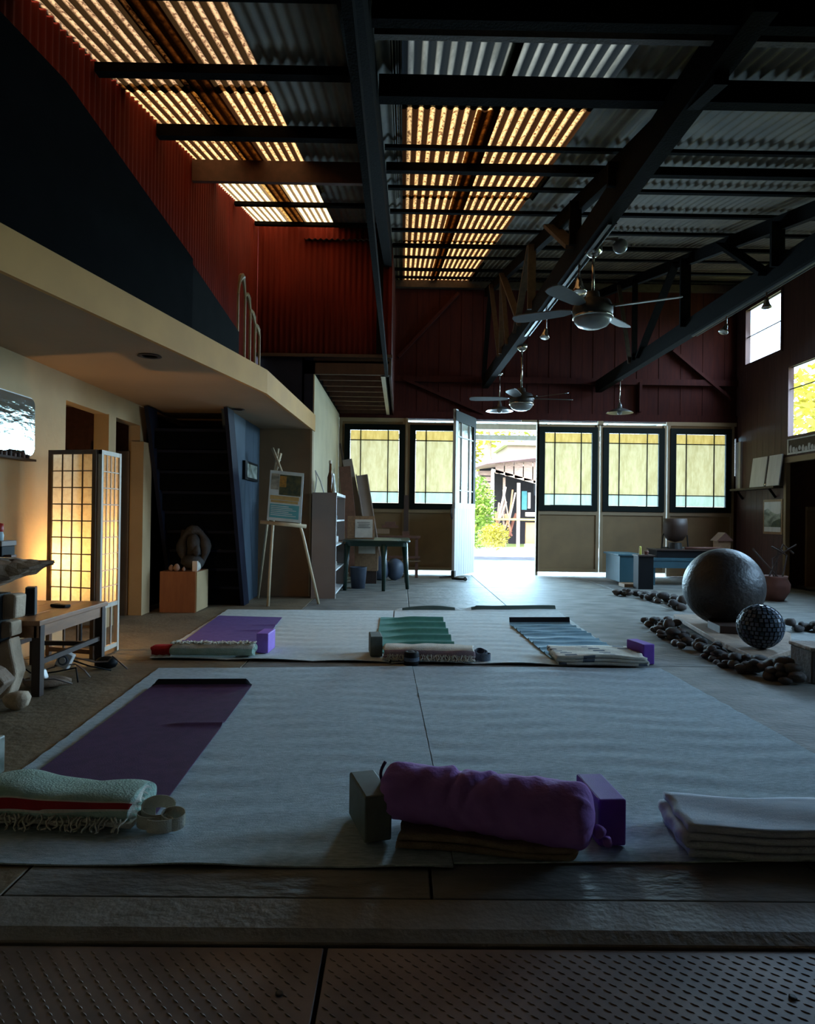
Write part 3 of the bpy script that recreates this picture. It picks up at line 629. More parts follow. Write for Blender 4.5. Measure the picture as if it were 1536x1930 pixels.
truss('roof_truss', 'dark timber roof truss in front of the high window', 3.62, zb2,
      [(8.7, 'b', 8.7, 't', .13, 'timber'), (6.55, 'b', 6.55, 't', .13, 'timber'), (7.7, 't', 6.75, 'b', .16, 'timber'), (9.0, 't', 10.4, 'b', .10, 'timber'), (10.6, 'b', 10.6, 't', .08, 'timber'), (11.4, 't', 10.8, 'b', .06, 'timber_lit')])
zb0 = lambda y: 3.4
truss('roof_truss', 'dark timber roof truss farthest right, mostly beyond the picture', 5.3, zb0,
      [(8.2, 'b', 8.2, 't', .13, 'timber'), (6.55, 'b', 6.55, 't', .13, 'timber')], 8.4)

# ================================================================== LIGHTS AND FANS
def ceiling_fan(loc, zc, zf, angs, label):
    r = thing('ceiling_fan', label, 'fan', (loc[0], loc[1], zf), group='ceiling fans under the roof truss')
    x, y = loc
    MB().lathe([(0, 0), (.075, 0), (.07, -.05), (.03, -.085), (0, -.085)], (x, y, zc), 20).build('canopy', 'chrome', r, smooth=True)
    MB().tube([(x, y, zc - .06), (x, y, zf + .2)], .013, 10).build('downrod', 'chrome', r, smooth=True)
    MB().lathe([(0, .22), (.05, .21), (.06, .16), (.14, .13), (.165, .08), (.165, .03), (.15, 0), (0, 0)], (x, y, zf), 28).build('motor_housing', 'iron', r, smooth=True)
    MB().lathe([(.162, .01), (.168, 0), (.162, -.012), (.155, -.008)], (x, y, zf), 28).build('light_ring', 'chrome', r, smooth=True)
    MB().lathe([(.155, 0), (.15, -.03), (.12, -.065), (.07, -.085), (0, -.092)], (x, y, zf - .005), 28).build('light_bowl', 'fan_glass', r, smooth=True)
    for a in angs:
        a = math.radians(a); ca, sa = math.cos(a), math.sin(a); t = MB(); pts = []
        prof = [(.18, .03), (.26, .055), (.45, .066), (.62, .068), (.68, .055), (.70, .02)]
        top = []; n = len(prof)
        for rr_, hw in prof:
            for s_ in (-1, 1):
                top.append((x + ca * rr_ - sa * hw * s_, y + sa * rr_ + ca * hw * s_, zf + .075 + s_ * hw * .22))
        vs = top + [(p[0], p[1], p[2] - .008) for p in top]; N = len(top); fs = []
        for i in range(n - 1):
            q = 2 * i; fs += [(q, q + 1, q + 3, q + 2), (N + q, N + q + 2, N + q + 3, N + q + 1), (q, q + 2, N + q + 2, N + q), (q + 1, N + q + 1, N + q + 3, q + 3)]
        fs += [(0, N, N + 1, 1), (N - 2, N - 1, 2 * N - 1, 2 * N - 2)]
        bl = fixn(t.add(vs, fs).build('blade', 'fan_blade', r))
        MB().bar((x + ca * .12, y + sa * .12, zf + .08), (x + ca * .24, y + sa * .24, zf + .08), .04, .012).build('blade_iron', 'iron', bl)
    return r
ceiling_fan((1.57, 5.72), 3.33, 2.74, [150, 228, 330, 50], 'nearest ceiling fan with a large frosted bowl light')
ceiling_fan((1.60, 9.3), 3.40, 2.60, [175, 248, 2, 318], 'farther ceiling fan with small bowl, above the open doorway')
def pendant(x, y, zt, zs, label):
    r = thing('pendant_lamp', label, 'lamp', (x, y, zs), group='enamel pendant lamps hanging from the trusses')
    MB().lathe([(0, .02), (.05, .015), (.055, -.02), (0, -.025)], (x, y, zt), 16).build('canopy', 'chrome', r, smooth=True)
    MB().tube([(x, y, zt), (x, y, zs + .13)], .009, 8).build('rod', 'chrome', r, smooth=True)
    MB().lathe([(.02, .16), (.032, .12), (.04, .07), (.12, .045), (.21, .0), (.225, -.012), (.205, -.006), (.115, .035), (.035, .058), (.02, .06)], (x, y, zs), 28).build('shade', 'shade', r, smooth=True)
    MB().ball((x, y, zs + .0), .045, 14).build('bulb', 'fan_glass', r, smooth=True)
pendant(1.60, 11.4, 3.44, 2.83, 'enamel pendant lamp left of the farther fan, above the door opening')
pendant(3.66, 11.6, 3.42, 2.86, 'enamel pendant lamp on its own in front of the right doors')
def spot(p, d, label, rod=.1, s=1.0):
    r = thing('track_spotlight', label, 'lamp', p, group='spotlights on the truss tracks')
    p = Vector(p); d = Vector(d).normalized(); q = p + Vector((0, 0, -rod))
    MB().tube([p, q], .008 * s, 6).build('stem', 'chrome', r)
    MB().tube([q, q + d * .03 * s, q + d * .06 * s, q + d * .10 * s, q + d * .105 * s], [.016 * s, .022 * s, .03 * s, .052 * s, .046 * s], 14).build('reflector', 'chrome', r, smooth=True)
    return r
def track(name, label, a, b2):
    r = thing(name, label, 'track', a); MB().bar(a, b2, .03, .02).build('rail', 'iron', r); MB().bar((a[0] + .05, a[1], a[2]), (b2[0] + .05, b2[1], b2[2]), .01, .01).build('cable', 'iron', r)
track('lighting_track', 'slim metal lighting track under the fan truss', (1.52, 5.1, zb1(5.1) - .015), (1.52, 8.6, zb1(8.6) - .015))
track('lighting_track', 'slim metal lighting track under the right truss, crossing the high window', (3.62, 6.0, zb2(6) - .015), (3.62, 8.6, zb2(8.6) - .015))
spot((1.52, 5.98, zb1(6) - .02), (0, -.1, -1), 'round spotlight on the fan truss, highest of the row', .12, 1.25)
spot((1.52, 7.35, zb1(7.3) - .02), (-.2, -.2, -1), 'chrome spotlight hanging left of the nearest fan blade', .22)
spot((1.58, 6.35, zb1(6.4) - .02), (.8, -.3, -1), 'chrome spotlight tilted toward the nearest fan', .10)
spot((3.62, 7.7, zb2(7.7) - .02), (-.5, -.2, -1), 'chrome spotlight on the right track, left of the high window', .10)
spot((3.62, 6.85, zb2(6.9) - .02), (.0, 0, -1), 'chrome spotlight silhouetted against the high window', .06)
gl = thing('globe_lamp', 'frosted globe lamp beside the nearest fan canopy', 'lamp', (1.72, 5.55, 3.28))
MB().tube([(1.60, 5.55, 3.32), (1.72, 5.55, 3.33)], .014, 8).build('arm', 'chrome', gl); MB().ball((1.74, 5.55, 3.27), .06, 16).build('globe', 'fan_glass', gl, smooth=True)

# ================================================================== RUGS, MATS
def rect_fn(p00, p10, p11, p01, zf):
    P = [Vector((p[0], p[1], 0)) for p in (p00, p10, p11, p01)]
    def f(u, v):
        q = P[0] * (1 - u) * (1 - v) + P[1] * u * (1 - v) + P[2] * u * v + P[3] * (1 - u) * v
        return (q.x, q.y, zf(u, v, q))
    return f
def rug(name, label, c, m, zf, nu=50, nv=130, th=.005, cat='rug', group=None, mfn=None):
    cx = sum(p[0] for p in c) / 4; cy = sum(p[1] for p in c) / 4
    ff = rect_fn(*c, zf)
    mb = MB().sheet(lambda u, v: (lambda p: (p[0] - cx, p[1] - cy, p[2]))(ff(u, v)), nu, nv, th, mfn=mfn)
    o = mb.build(name, m, smooth=True); o.location = (cx, cy, 0); tag(o, label, cat, group)
    for p in o.data.polygons:
        if p.index >= 2 * nu * nv: p.use_smooth = False
    return o
sm = lambda t: max(0, min(1, t)) ** 2 * (3 - 2 * max(0, min(1, t)))
def wav(a, b2, c=0): return (math.sin(a) * .5 + math.sin(b2 * 1.7 + a * .3) * .5 + 1) * c
G1 = 'felt rugs laid in two rows under the mats'
rug('felt_rug', 'grey felt rug in front row, left of the seam, under the plum mat', [(-1.50, 2.09), (.171, 2.09), (.0895, 4.87), (-1.64, 4.72)], 'felt',
    lambda u, v, q: .0085 + wav(q.y * 9, q.x * 4, .0012) + .0022 * math.sin(q.y * 38 + math.sin(q.x * 6) * 1.5) * math.sin(q.x * 5 + q.y * 3) + .006 * max(0, math.sin(q.x * 9 + 1)) * sm((.04 - v) / .04), group=G1)
rug('felt_rug', 'grey felt rug in front row, right of the seam, behind the purple bolster', [(.175, 2.12), (1.92, 2.17), (1.855, 4.89), (.093, 4.87)], 'felt',
    lambda u, v, q: .0085 + wav(q.y * 11 + 1, q.x * 3, .0016) + .0028 * math.sin(q.y * 34 + math.sin(q.x * 5) * 1.5) * math.sin(q.x * 4 + q.y * 3 + 1) + .010 * math.exp(-((v - .93) / .02) ** 2) * sm(u * 2) * sm((.9 - u) * 3) + .006 * math.exp(-((v - .70) / .02) ** 2) * sm(u * 4) * sm((.4 - u) * 4), group=G1)
rug('felt_rug', 'pale felt rug in back row, left, under the violet mat', [(-1.81, 5.02), (-.075, 4.99), (-.075, 7.70), (-1.90, 7.64)], 'felt_door_lit',
    lambda u, v, q: .0085 + wav(q.y * 8, q.x * 5, .0015) + .0025 * math.sin(q.y * 30 + math.sin(q.x * 6)) * math.sin(q.x * 4 + q.y * 3) + .014 * abs(math.sin(q.x * 5)) * sm((.03 - v) / .03), group=G1)
rug('felt_rug', 'pale felt rug in back row, right, under the teal and blue mats', [(-.06, 4.98), (1.70, 4.95), (1.79, 7.98), (-.06, 7.72)], ['felt_door_lit', 'felt_edge_shade'],
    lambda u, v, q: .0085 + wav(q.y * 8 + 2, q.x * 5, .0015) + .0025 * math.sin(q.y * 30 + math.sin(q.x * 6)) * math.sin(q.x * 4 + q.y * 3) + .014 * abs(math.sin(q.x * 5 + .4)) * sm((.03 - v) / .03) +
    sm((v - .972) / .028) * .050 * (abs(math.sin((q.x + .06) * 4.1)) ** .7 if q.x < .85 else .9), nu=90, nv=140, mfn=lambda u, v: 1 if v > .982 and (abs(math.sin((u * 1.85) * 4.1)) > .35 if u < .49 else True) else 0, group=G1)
G2 = 'yoga mats on the felt rugs'
rug('yoga_mat', 'plum yoga mat on the front left rug, far end curled up', [(-1.44, 2.40), (-.84, 2.36), (-.90, 4.23), (-1.495, 4.20)], ['plum', 'mat_end_shade'],
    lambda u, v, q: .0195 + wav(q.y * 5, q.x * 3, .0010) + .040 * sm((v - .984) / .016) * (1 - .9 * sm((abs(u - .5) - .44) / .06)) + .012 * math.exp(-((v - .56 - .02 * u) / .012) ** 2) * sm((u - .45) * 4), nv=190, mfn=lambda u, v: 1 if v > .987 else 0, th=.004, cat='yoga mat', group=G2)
rug('yoga_mat', 'violet yoga mat on the back left rug beside the lilac block', [(-1.745, 5.30), (-1.10, 5.30), (-1.20, 7.03), (-1.86, 7.10)], 'violet_mat',
    lambda u, v, q: .0195 + wav(q.y * 6, q.x * 3, .001) + .014 * math.exp(-((v - .18) / .02) ** 2) + .012 * math.exp(-((v - .52) / .02) ** 2) * sm(u * 2 - .8) + .01 * math.exp(-((v - .7) / .02) ** 2) * sm(u * 2 - 1), nv=90, th=.004, cat='yoga mat', group=G2)
def ridges(v, cs, h, w_): return sum(h * math.exp(-((v - c) / w_) ** 2) for c in cs)
rug('yoga_mat', 'teal yoga mat rippled in ridges behind the middle blanket', [(-.19, 5.30), (.44, 5.30), (.43, 7.10), (-.20, 7.14)], 'teal_mat',
    lambda u, v, q: .0195 + ridges(v, (.16, .34, .52, .72, .9), .040, .028) * sm(u * 1.6 + .1) + .002 * math.sin(q.y * 20), nu=30, nv=120, th=.004, cat='yoga mat', group=G2)
rug('yoga_mat', 'pale blue yoga mat with ripples and curled dark far end, farthest right', [(1.13, 5.15), (1.75, 5.15), (1.685, 6.86), (1.075, 6.80)], ['blue_mat', 'mat_end_shade'],
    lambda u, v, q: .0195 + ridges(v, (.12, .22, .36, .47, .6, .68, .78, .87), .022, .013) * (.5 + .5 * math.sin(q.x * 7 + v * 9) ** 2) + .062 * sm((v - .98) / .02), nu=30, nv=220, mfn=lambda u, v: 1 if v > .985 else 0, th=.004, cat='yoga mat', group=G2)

# ---- foam blocks: bevelled brick w .09, l .23, h .15
def block(x, y, rz, m, label, z=.0135, size=(.092, .23, .15), tilt=0):
    mb = MB().obox((0, 0, size[2] / 2), size, ry=tilt)
    o = mb.build('yoga_block', m, bevel=.007); o.location = (x, y, z); o.rotation_euler = (0, 0, rz)
    return tag(o, label, 'yoga block', 'foam yoga blocks standing on the rugs')
block(-.095, 2.345, math.radians(17), 'grey_foam', 'dark grey foam block at the left end of the bolster')
block(.685, 2.335, math.radians(4), 'purple_foam', 'large-looking purple foam block at the right end of the bolster')
block(-1.035, 5.35, math.radians(-3), 'lilac_foam', 'purple foam block at the foot of the violet mat')
block(-.185, 5.27, math.radians(6), 'grey_foam', 'grey green foam block beside the teal mat')
block(1.80, 5.15, math.radians(13), 'purple_foam', 'purple foam block behind the right back blanket', z=.001)
block(-1.65, 2.70, math.radians(-8), 'grey_foam', 'pale grey foam block cut by the left picture edge')
bpy.data.objects['yoga_block.005'].data.materials[0] = M['photo_grey']

# ---- blankets
def loaf(name, label, c, length, h, d, mats, stripe, rz=0, hvar=None, fringe=None, lay=0, seed=1, z=.0, twist=0, top_fringe=0):
    """rolled / folded cloth lying along X; flat bottom rounded section, hand-wobbled"""
    rg = random.Random(seed); r = thing(name, label, 'blanket', (c[0], c[1], z), rz, 'blankets laid at the mats'); ORG[r.name] = Vector((0, 0, 0))
    nx, na = 56, 64; vs = []; fs = []; mi = []
    p1_, p2_ = rg.uniform(0, 6), rg.uniform(0, 6)
    for i in range(nx + 1):
        u = i / nx; x = (u - .5) * length; hh = h * (hvar(u) if hvar else 1) ; e_ = 1 - .05 * (abs(2 * u - 1) ** 14)
        for k in range(na):
            t = 2 * PI * (k / na + twist * (1 - u)); cs, sn = math.cos(t), math.sin(t)
            px = abs(cs) ** .6 * (1 if cs > 0 else -1) * d / 2; pz = (abs(sn) ** .7 * (1 if sn > 0 else -1) * .5 + .5) * hh
            wb_ = 1 + .035 * math.sin(x * 14 + t * 2 + p1_) + .02 * math.sin(x * 31 + t * 3 + p2_)
            vs.append((x + .008 * math.sin(t * 3 + p1_) * (1 if u in (0, 1) else 0), px * wb_ * e_, max(.0, pz * (wb_ if sn > 0 else 1) * e_)))
    o0 = MB()
    for i in range(nx):
        for k in range(na):
            fs.append((i * na + k, (i + 1) * na + k, (i + 1) * na + (k + 1) % na, i * na + (k + 1) % na)); mi.append(stripe(k / na, i / nx))
    o0.v = vs; o0.f = fs; o0.m = mi
    # end caps as spiral folds
    for side in (0, nx):
        base = [vs[side * na + k] for k in range(na)]; cx_ = sum(p[1] for p in base) / na; cz_ = sum(p[2] for p in base) / na; x = base[0][0]; sg = 1 if side else -1
        ring = [side * na + k for k in range(na)]; depth = [0, -.012, .0, -.014, -.002, -.012, -.006]
        for j in range(1, 7):
            s_ = 1 - j / 7; nr = []
            for p in base: nr.append(len(o0.v)); o0.v.append((p[0] + sg * depth[j], cx_ + (p[1] - cx_) * s_, cz_ + (p[2] - cz_) * s_))
            for k in range(na):
                f = (ring[k], ring[(k + 1) % na], nr[(k + 1) % na], nr[k]); o0.f.append(f if side == 0 else f[::-1]); o0.m.append(0 if j % 2 else (len(mats) > 2) * 2)
            ring = nr
        o0.f.append(tuple(ring) if side == 0 else tuple(ring[::-1])); o0.m.append(0)
    fixn(o0.build('cloth', mats, r, smooth=True, local=True))
    if lay:
        t = MB()
        for q in range(lay):
            t.sheet(lambda u, v, q=q: ((u - .5) * length * (1.02 + .01 * q), (v - .5) * (d * (1.04 + .05 * q)), .012 + .011 * q + .003 * math.sin(u * 17 + q) ), 40, 6, .008)
        t.build('under_layer', mats[-1], r, smooth=True, local=True)
    if top_fringe:
        t = MB()
        for q in range(top_fringe):
            x = (q / (top_fringe - 1) - .5) * length; y0 = rg.uniform(-.02, .03); hz = h * (.93 + .05 * rg.random())
            t.tube([(x + .012 * math.sin(w__ * 1.9 + q) , y0 - .012 * w__, hz + .007 + .011 * abs(math.sin(w__ * 1.3 + q * 2))) for w__ in range(6)], [.005, .006, .005, .006, .004, .003], 5)
        t.build('fringe', 'cream_cloth', r, smooth=True, local=True)
    if fringe:
        side, n, L, cm, zz, x0f, x1f = fringe; t = MB()
        for q in range(n):
            x = (x0f + (x1f - x0f) * q / (n - 1) - .5) * length + rg.uniform(-.004, .004); y = side * d * .5; a = rg.uniform(-.6, .6); l = L * rg.uniform(.7, 1.25); z0 = zz
            pts = []
            for w__ in range(6):
                v = w__ / 5; pts.append((x + a * l * v + .006 * math.sin(v * 7 + q), y + side * (l * v * .8 + .004), max(.004, z0 * (1 - v) ** 1.5 + .004 + .004 * math.sin(q * 2.1 + v * 3))))
            t.tube(pts, [.0035, .003, .004, .003, .003, .002], 5)
        t.build('fringe', cm, r, smooth=True, local=True)
    return r
# front left mint blanket with a red stripe
loaf('folded_blanket', 'mint green blanket with red stripe and knotted fringe, front left', (-1.21, 2.42), .66, .102, .20, ['mint', 'red_cloth', 'cream_cloth'],
     lambda k, u: 1 if .40 < k < .455 else (2 if .385 < k < .475 else 0), rz=math.radians(-4), hvar=lambda u: 1.0 + .20 * math.exp(-((u - .35) / .16) ** 2) - .04 * u, fringe=(-1, 46, .055, 'cream_cloth', .03, .02, .98), seed=3, z=.021, lay=2, twist=.07)
# back left roll
loaf('rolled_blanket', 'rolled green and white blanket with white fringe at the violet mat', (-1.375, 5.13), .60, .085, .15, ['mint', 'cream_cloth'],
     lambda k, u: 1 if (.0 < k < .45) else 0, rz=math.radians(2), top_fringe=46, seed=4, z=.021)
rr_ = loaf('rolled_cloth', 'small red rolled cloth left of the fringed blanket', (-1.755, 5.13), .13, .075, .13, ['red_cloth', 'cream_cloth'], lambda k, u: 0, rz=math.radians(2), seed=5, z=.0135, lay=1)
# back middle blanket
loaf('folded_blanket', 'cream and mauve striped blanket with fringe before the teal mat', (.215, 5.10), .66, .095, .22, ['mauve_cloth', 'cream_cloth'],
     lambda k, u: 1 if (.05 < k < .42 or .5 < k < .53 or .58 < k < .62) else 0, rz=math.radians(-2), fringe=(-1, 60, .035, 'cream_cloth', .04, .05, .97), seed=6, z=.021, lay=1)
def folded(name, label, c, w_, d, layers, th, m, rz=0, seed=1, z=.0135, axis='y', mats2=None):
    """serpentine fold in XZ, extruded along Y (local)"""
    rg = random.Random(seed); path = []; r = th * 1.08 / 2
    for l in range(layers):
        zc = th / 2 + l * th * 1.08; a, b2 = (-w_ / 2, w_ / 2) if l % 2 == 0 else (w_ / 2, -w_ / 2)
        ns = 22
        for i in range(ns + 1): path.append((a + (b2 - a) * i / ns, zc))
        if l < layers - 1:
            for k in range(1, 6):
                t = -PI / 2 + PI * k / 6; sg = 1 if b2 > 0 else -1; path.append((b2 + sg * r * math.cos(t), zc + r + r * math.sin(t)))
    up = []; lo = []
    for i, p in enumerate(path):
        a = path[max(0, i - 1)]; b2 = path[min(len(path) - 1, i + 1)]; dx, dz = b2[0] - a[0], b2[1] - a[1]; L = math.hypot(dx, dz) or 1; nx_, nz_ = -dz / L, dx / L
        up.append((p[0] + nx_ * th * .44, p[1] + nz_ * th * .44)); lo.append((p[0] - nx_ * th * .44, p[1] - nz_ * th * .44))
    out = up + lo[::-1]; N = len(out); ny = 14; vs = []; fs = []; mi = []
    ph = rg.uniform(0, 6); H_ = layers * th * 1.08
    for j in range(ny + 1):
        y = (j / ny - .5) * d
        for x, zz in out:
            k = zz / H_
            vs.append((x + .006 * k * math.sin(y * 21 + ph) + .004 * math.sin(y * 50 + ph + zz * 60), y + (.006 * math.sin(x * 15 + ph)) * (1 if j in (0, ny) else 0), max(.001, zz + k * (.005 * math.sin(x * 11 + ph) + .004 * math.sin(y * 26 + x * 9)))))
    for j in range(ny):
        for k in range(N): fs.append((j * N + k, j * N + (k + 1) % N, (j + 1) * N + (k + 1) % N, (j + 1) * N + k)); mi.append(0)
    nn = len(up)
    for j in (0, ny):
        for k in range(nn - 1):
            f = (j * N + k, j * N + k + 1, j * N + N - 2 - k, j * N + N - 1 - k); fs.append(f); mi.append(0)
    o = MB(); o.v = vs; o.f = fs; o.m = [((1 if (k_ // 3) % 7 in (2, ) else 0) if mats2 else 0) for k_ in range(len(fs))]
    ob = fixn(o.build(name, [m, mats2] if mats2 else m, smooth=True)); ob.location = (c[0], c[1], z); ob.rotation_euler = (0, 0, rz)
    return tag(ob, label, 'blanket', 'blankets laid at the mats')
folded('folded_blanket', 'pale blue grey folded blanket at the right edge of the front row', (1.23, 2.26), .62, .26, 4, .023, 'blue_cloth', rz=math.radians(-3), seed=2, z=.014)
folded('folded_blanket', 'folded blanket with dark trimmed edge at the foot of the pale blue mat', (1.455, 5.10), .62, .40, 3, .022, 'cream_cloth', rz=math.radians(-2), seed=8, z=.021, mats2='stripe_dk')
folded('folded_blanket', 'dim brown blanket folded flat underneath the purple bolster', (.28, 2.25), .54, .19, 2, .022, 'brown_cloth', rz=math.radians(-9), seed=9, z=.014)

# ---- bolster
bo = thing('bolster', 'purple cotton bolster cushion lying across a folded blanket', 'bolster', (.28, 2.22, .15))
A = Vector((-.055, 2.345, .146)); B = Vector((.615, 2.145, .138)); axd = (B - A); Lb = axd.length; axd.normalize(); sd = axd.cross(Vector((0, 0, 1))).normalized(); upv = sd.cross(axd)
nx, na = 90, 48; vs = []; fs = []
for i in range(nx + 1):
    u = i / nx; s_ = abs(2 * u - 1); prof = max(.0, 1 - max(0, (s_ - .80) / .20) ** 2.6) ** .5 if i not in (0, nx) else .0
    R_ = (.094 + .012 * u) * max(prof, .12 if i in (0, nx) else prof)
    for k in range(na):
        t = 2 * PI * k / na; cs, sn = math.cos(t), math.sin(t)
        wr_ = 0
        wr_ += -.010 * math.exp(-(((u - .33) - .05 * sn) / .018) ** 2) * sm(sn + .5)
        wr_ += .007 * math.exp(-(((u - .40) - .10 * cs + .02 * sn) / .020) ** 2) * sm(sn + .6)
        wr_ += -.009 * math.exp(-(((u - .52) + .09 * cs) / .016) ** 2) * sm(sn + .4)
        wr_ += .004 * math.sin(u * 30 + cs * 5) * .6 + .003 * math.sin(u * 60 + t * 4) * (1 - s_)
        wr_ += (.006 * math.sin(t * 9) + .004 * math.sin(t * 15 + 1)) * sm((s_ - .72) / .25)
        rr2 = R_ * (1 + .05 * cs * cs) + wr_ * min(1, prof * 1.5); lo_ = -.082
        p = A + axd * (u * Lb) + sd * (cs * rr2) + upv * (max(sn * rr2 * .93, lo_ - .01)); vs.append(p)
for i in range(nx):
    for k in range(na): fs.append((i * na + k, i * na + (k + 1) % na, (i + 1) * na + (k + 1) % na, (i + 1) * na + k))
fs.append(tuple(range(na))); fs.append(tuple(nx * na + k for k in range(na)))
fixn(MB().add(vs, fs).build('cover', 'velvet', bo, smooth=True))
hp = [A + Vector((.012 - .016 * math.sin(PI * k / 8), .01, .0 + .085 * k / 8)) for k in range(9)]
MB().tube(hp, .006, 6).build('carry_handle', 'plum', bo, smooth=True)
MB().ball((.625, 2.135, .10), .022, 10, jit=.3, seed=3).ball((.645, 2.12, .075), .016, 8, jit=.3, seed=5).build('tie', 'velvet', bo, smooth=True)

# ---- straps and small things by the mats
def strap_coil(name, label, c, rings, m, w_=.038, z=.014, seed=0):
    rg = random.Random(seed); r = thing(name, label, 'strap', (c[0], c[1], z)); t = MB()
    for (dx, dy, ra, rb, tilt, a0, sweep) in rings:
        n = 28; vs = []; fs = []
        for i in range(n + 1):
            a = a0 + sweep * i / n; x = c[0] + dx + ra * math.cos(a); y = c[1] + dy + rb * math.sin(a)
            x2 = c[0] + dx + (ra - .003) * math.cos(a); y2 = c[1] + dy + (rb - .003) * math.sin(a)
            lift = tilt * (math.sin(a) + 1) * .5
            vs += [(x, y, z + lift), (x, y, z + w_ + lift), (x2, y2, z + w_ + lift), (x2, y2, z + lift)]
        for i in range(n):
            q = 4 * i
            for k in range(4): fs.append((q + k, q + (k + 1) % 4, q + 4 + (k + 1) % 4, q + 4 + k))
        fs += [(0, 3, 2, 1), (4 * n, 4 * n + 1, 4 * n + 2, 4 * n + 3)]
        t.add(vs, fs)
    fixn(t.build('webbing', m, r, smooth=False)); return r
strap_coil('yoga_strap', 'cream cotton strap looped on the front left rug', (-.79, 2.32), [(-.02, .03, .058, .030, .045, .3, 5.6), (.04, .0, .040, .026, .022, 0, 6.2), (-.035, .01, .05, .028, .010, 1.5, 5.0), (.0, -.02, .045, .022, 0, -2.5, 3.6)], 'strap', w_=.042, seed=1)
strap_coil('yoga_strap', 'grey strap coiled at the right end of the middle blanket', (.60, 5.10), [(0, 0, .05, .05, .02, 0, 6.28), (0, 0, .043, .043, .024, 0, 6.28), (.01, -.02, .06, .045, 0, 0, 6.28), (-.005, .0, .035, .035, .03, 0, 6.28)], 'stripe_dk', w_=.05, seed=2)
j = thing('rolled_strap', 'small dark rolled strap standing before the middle blanket', 'strap', (.085, 4.93, .012))
MB().lathe([(0, 0), (.050, 0), (.053, .01), (.053, .085), (.047, .095), (.03, .096), (.028, .09), (.02, .098), (0, .098)], (.085, 4.935, .004), 24).build('roll', 'black', j, smooth=True)
MB().lathe([(.054, .03), (.056, .032), (.056, .055), (.054, .057)], (.085, 4.935, .004), 24).build('band', 'stripe_dk', j)

# ================================================================== LEFT SIDE THINGS
# bench
bn = thing('bench', 'low brown wooden bench by the folding screen', 'bench', (-2.3, 4.4, 0))
BX0, BX1, BY0, BY1, BH = -2.57, -2.055, 3.98, 4.86, .44
for k in range(3):
    a = BX0 + (BX1 - BX0) * k / 3; MB().box(a + .002, a + (BX1 - BX0) / 3 - .002, BY0 - .02, BY1 + .02, BH - .03, BH).build('top_plank', 'bench_wood', bn, bevel=.004)
MB().box(BX0 + .02, BX0 + .045, BY0, BY1, BH - .10, BH - .03).box(BX1 - .045, BX1 - .02, BY0, BY1, BH - .10, BH - .03).box(BX0 + .03, BX1 - .03, BY0, BY0 + .025, BH - .10, BH - .03).box(BX0 + .03, BX1 - .03, BY1 - .025, BY1, BH - .10, BH - .03).build('apron', 'bench_wood', bn)
for x in (BX0 + .03, BX1 - .035):
    for y in (BY0 + .03, BY1 - .03): MB().bar((x, y, 0), (x, y, BH - .03), .05, .05).build('leg', 'dark_wood', bn, bevel=.003)
MB().bar((BX1 - .035, BY0 + .05, .19), (BX1 - .035, BY1 - .05, .19), .02, .03).bar((BX0 + .03, BY0 + .05, .19), (BX0 + .03, BY1 - .05, .19), .02, .03).bar((BX0 + .03, BY1 - .03, .15), (BX1 - .035, BY1 - .03, .15), .02, .03).build('stretcher', 'dark_wood', bn)
rm = MB().obox((0, 0, .01), (.05, .13, .02), rz=.0).build('remote_control', 'black', bevel=.006); rm.location = (-2.23, 4.55, BH); rm.rotation_euler = (0, 0, 1.2); tag(rm, 'black remote control lying on the bench', 'remote')
sp = thing('speaker', 'slim dark speaker standing on the near end of the bench', 'speaker', (-2.27, 4.22, BH))
MB().obox((-2.235, 4.20, BH + .085), (.055, .085, .17), rz=.35).build('cabinet', 'speaker', sp, bevel=.005)
MB().obox((-2.22, 4.16, BH + .085), (.042, .006, .15), rz=.35).build('grille', 'black', sp)
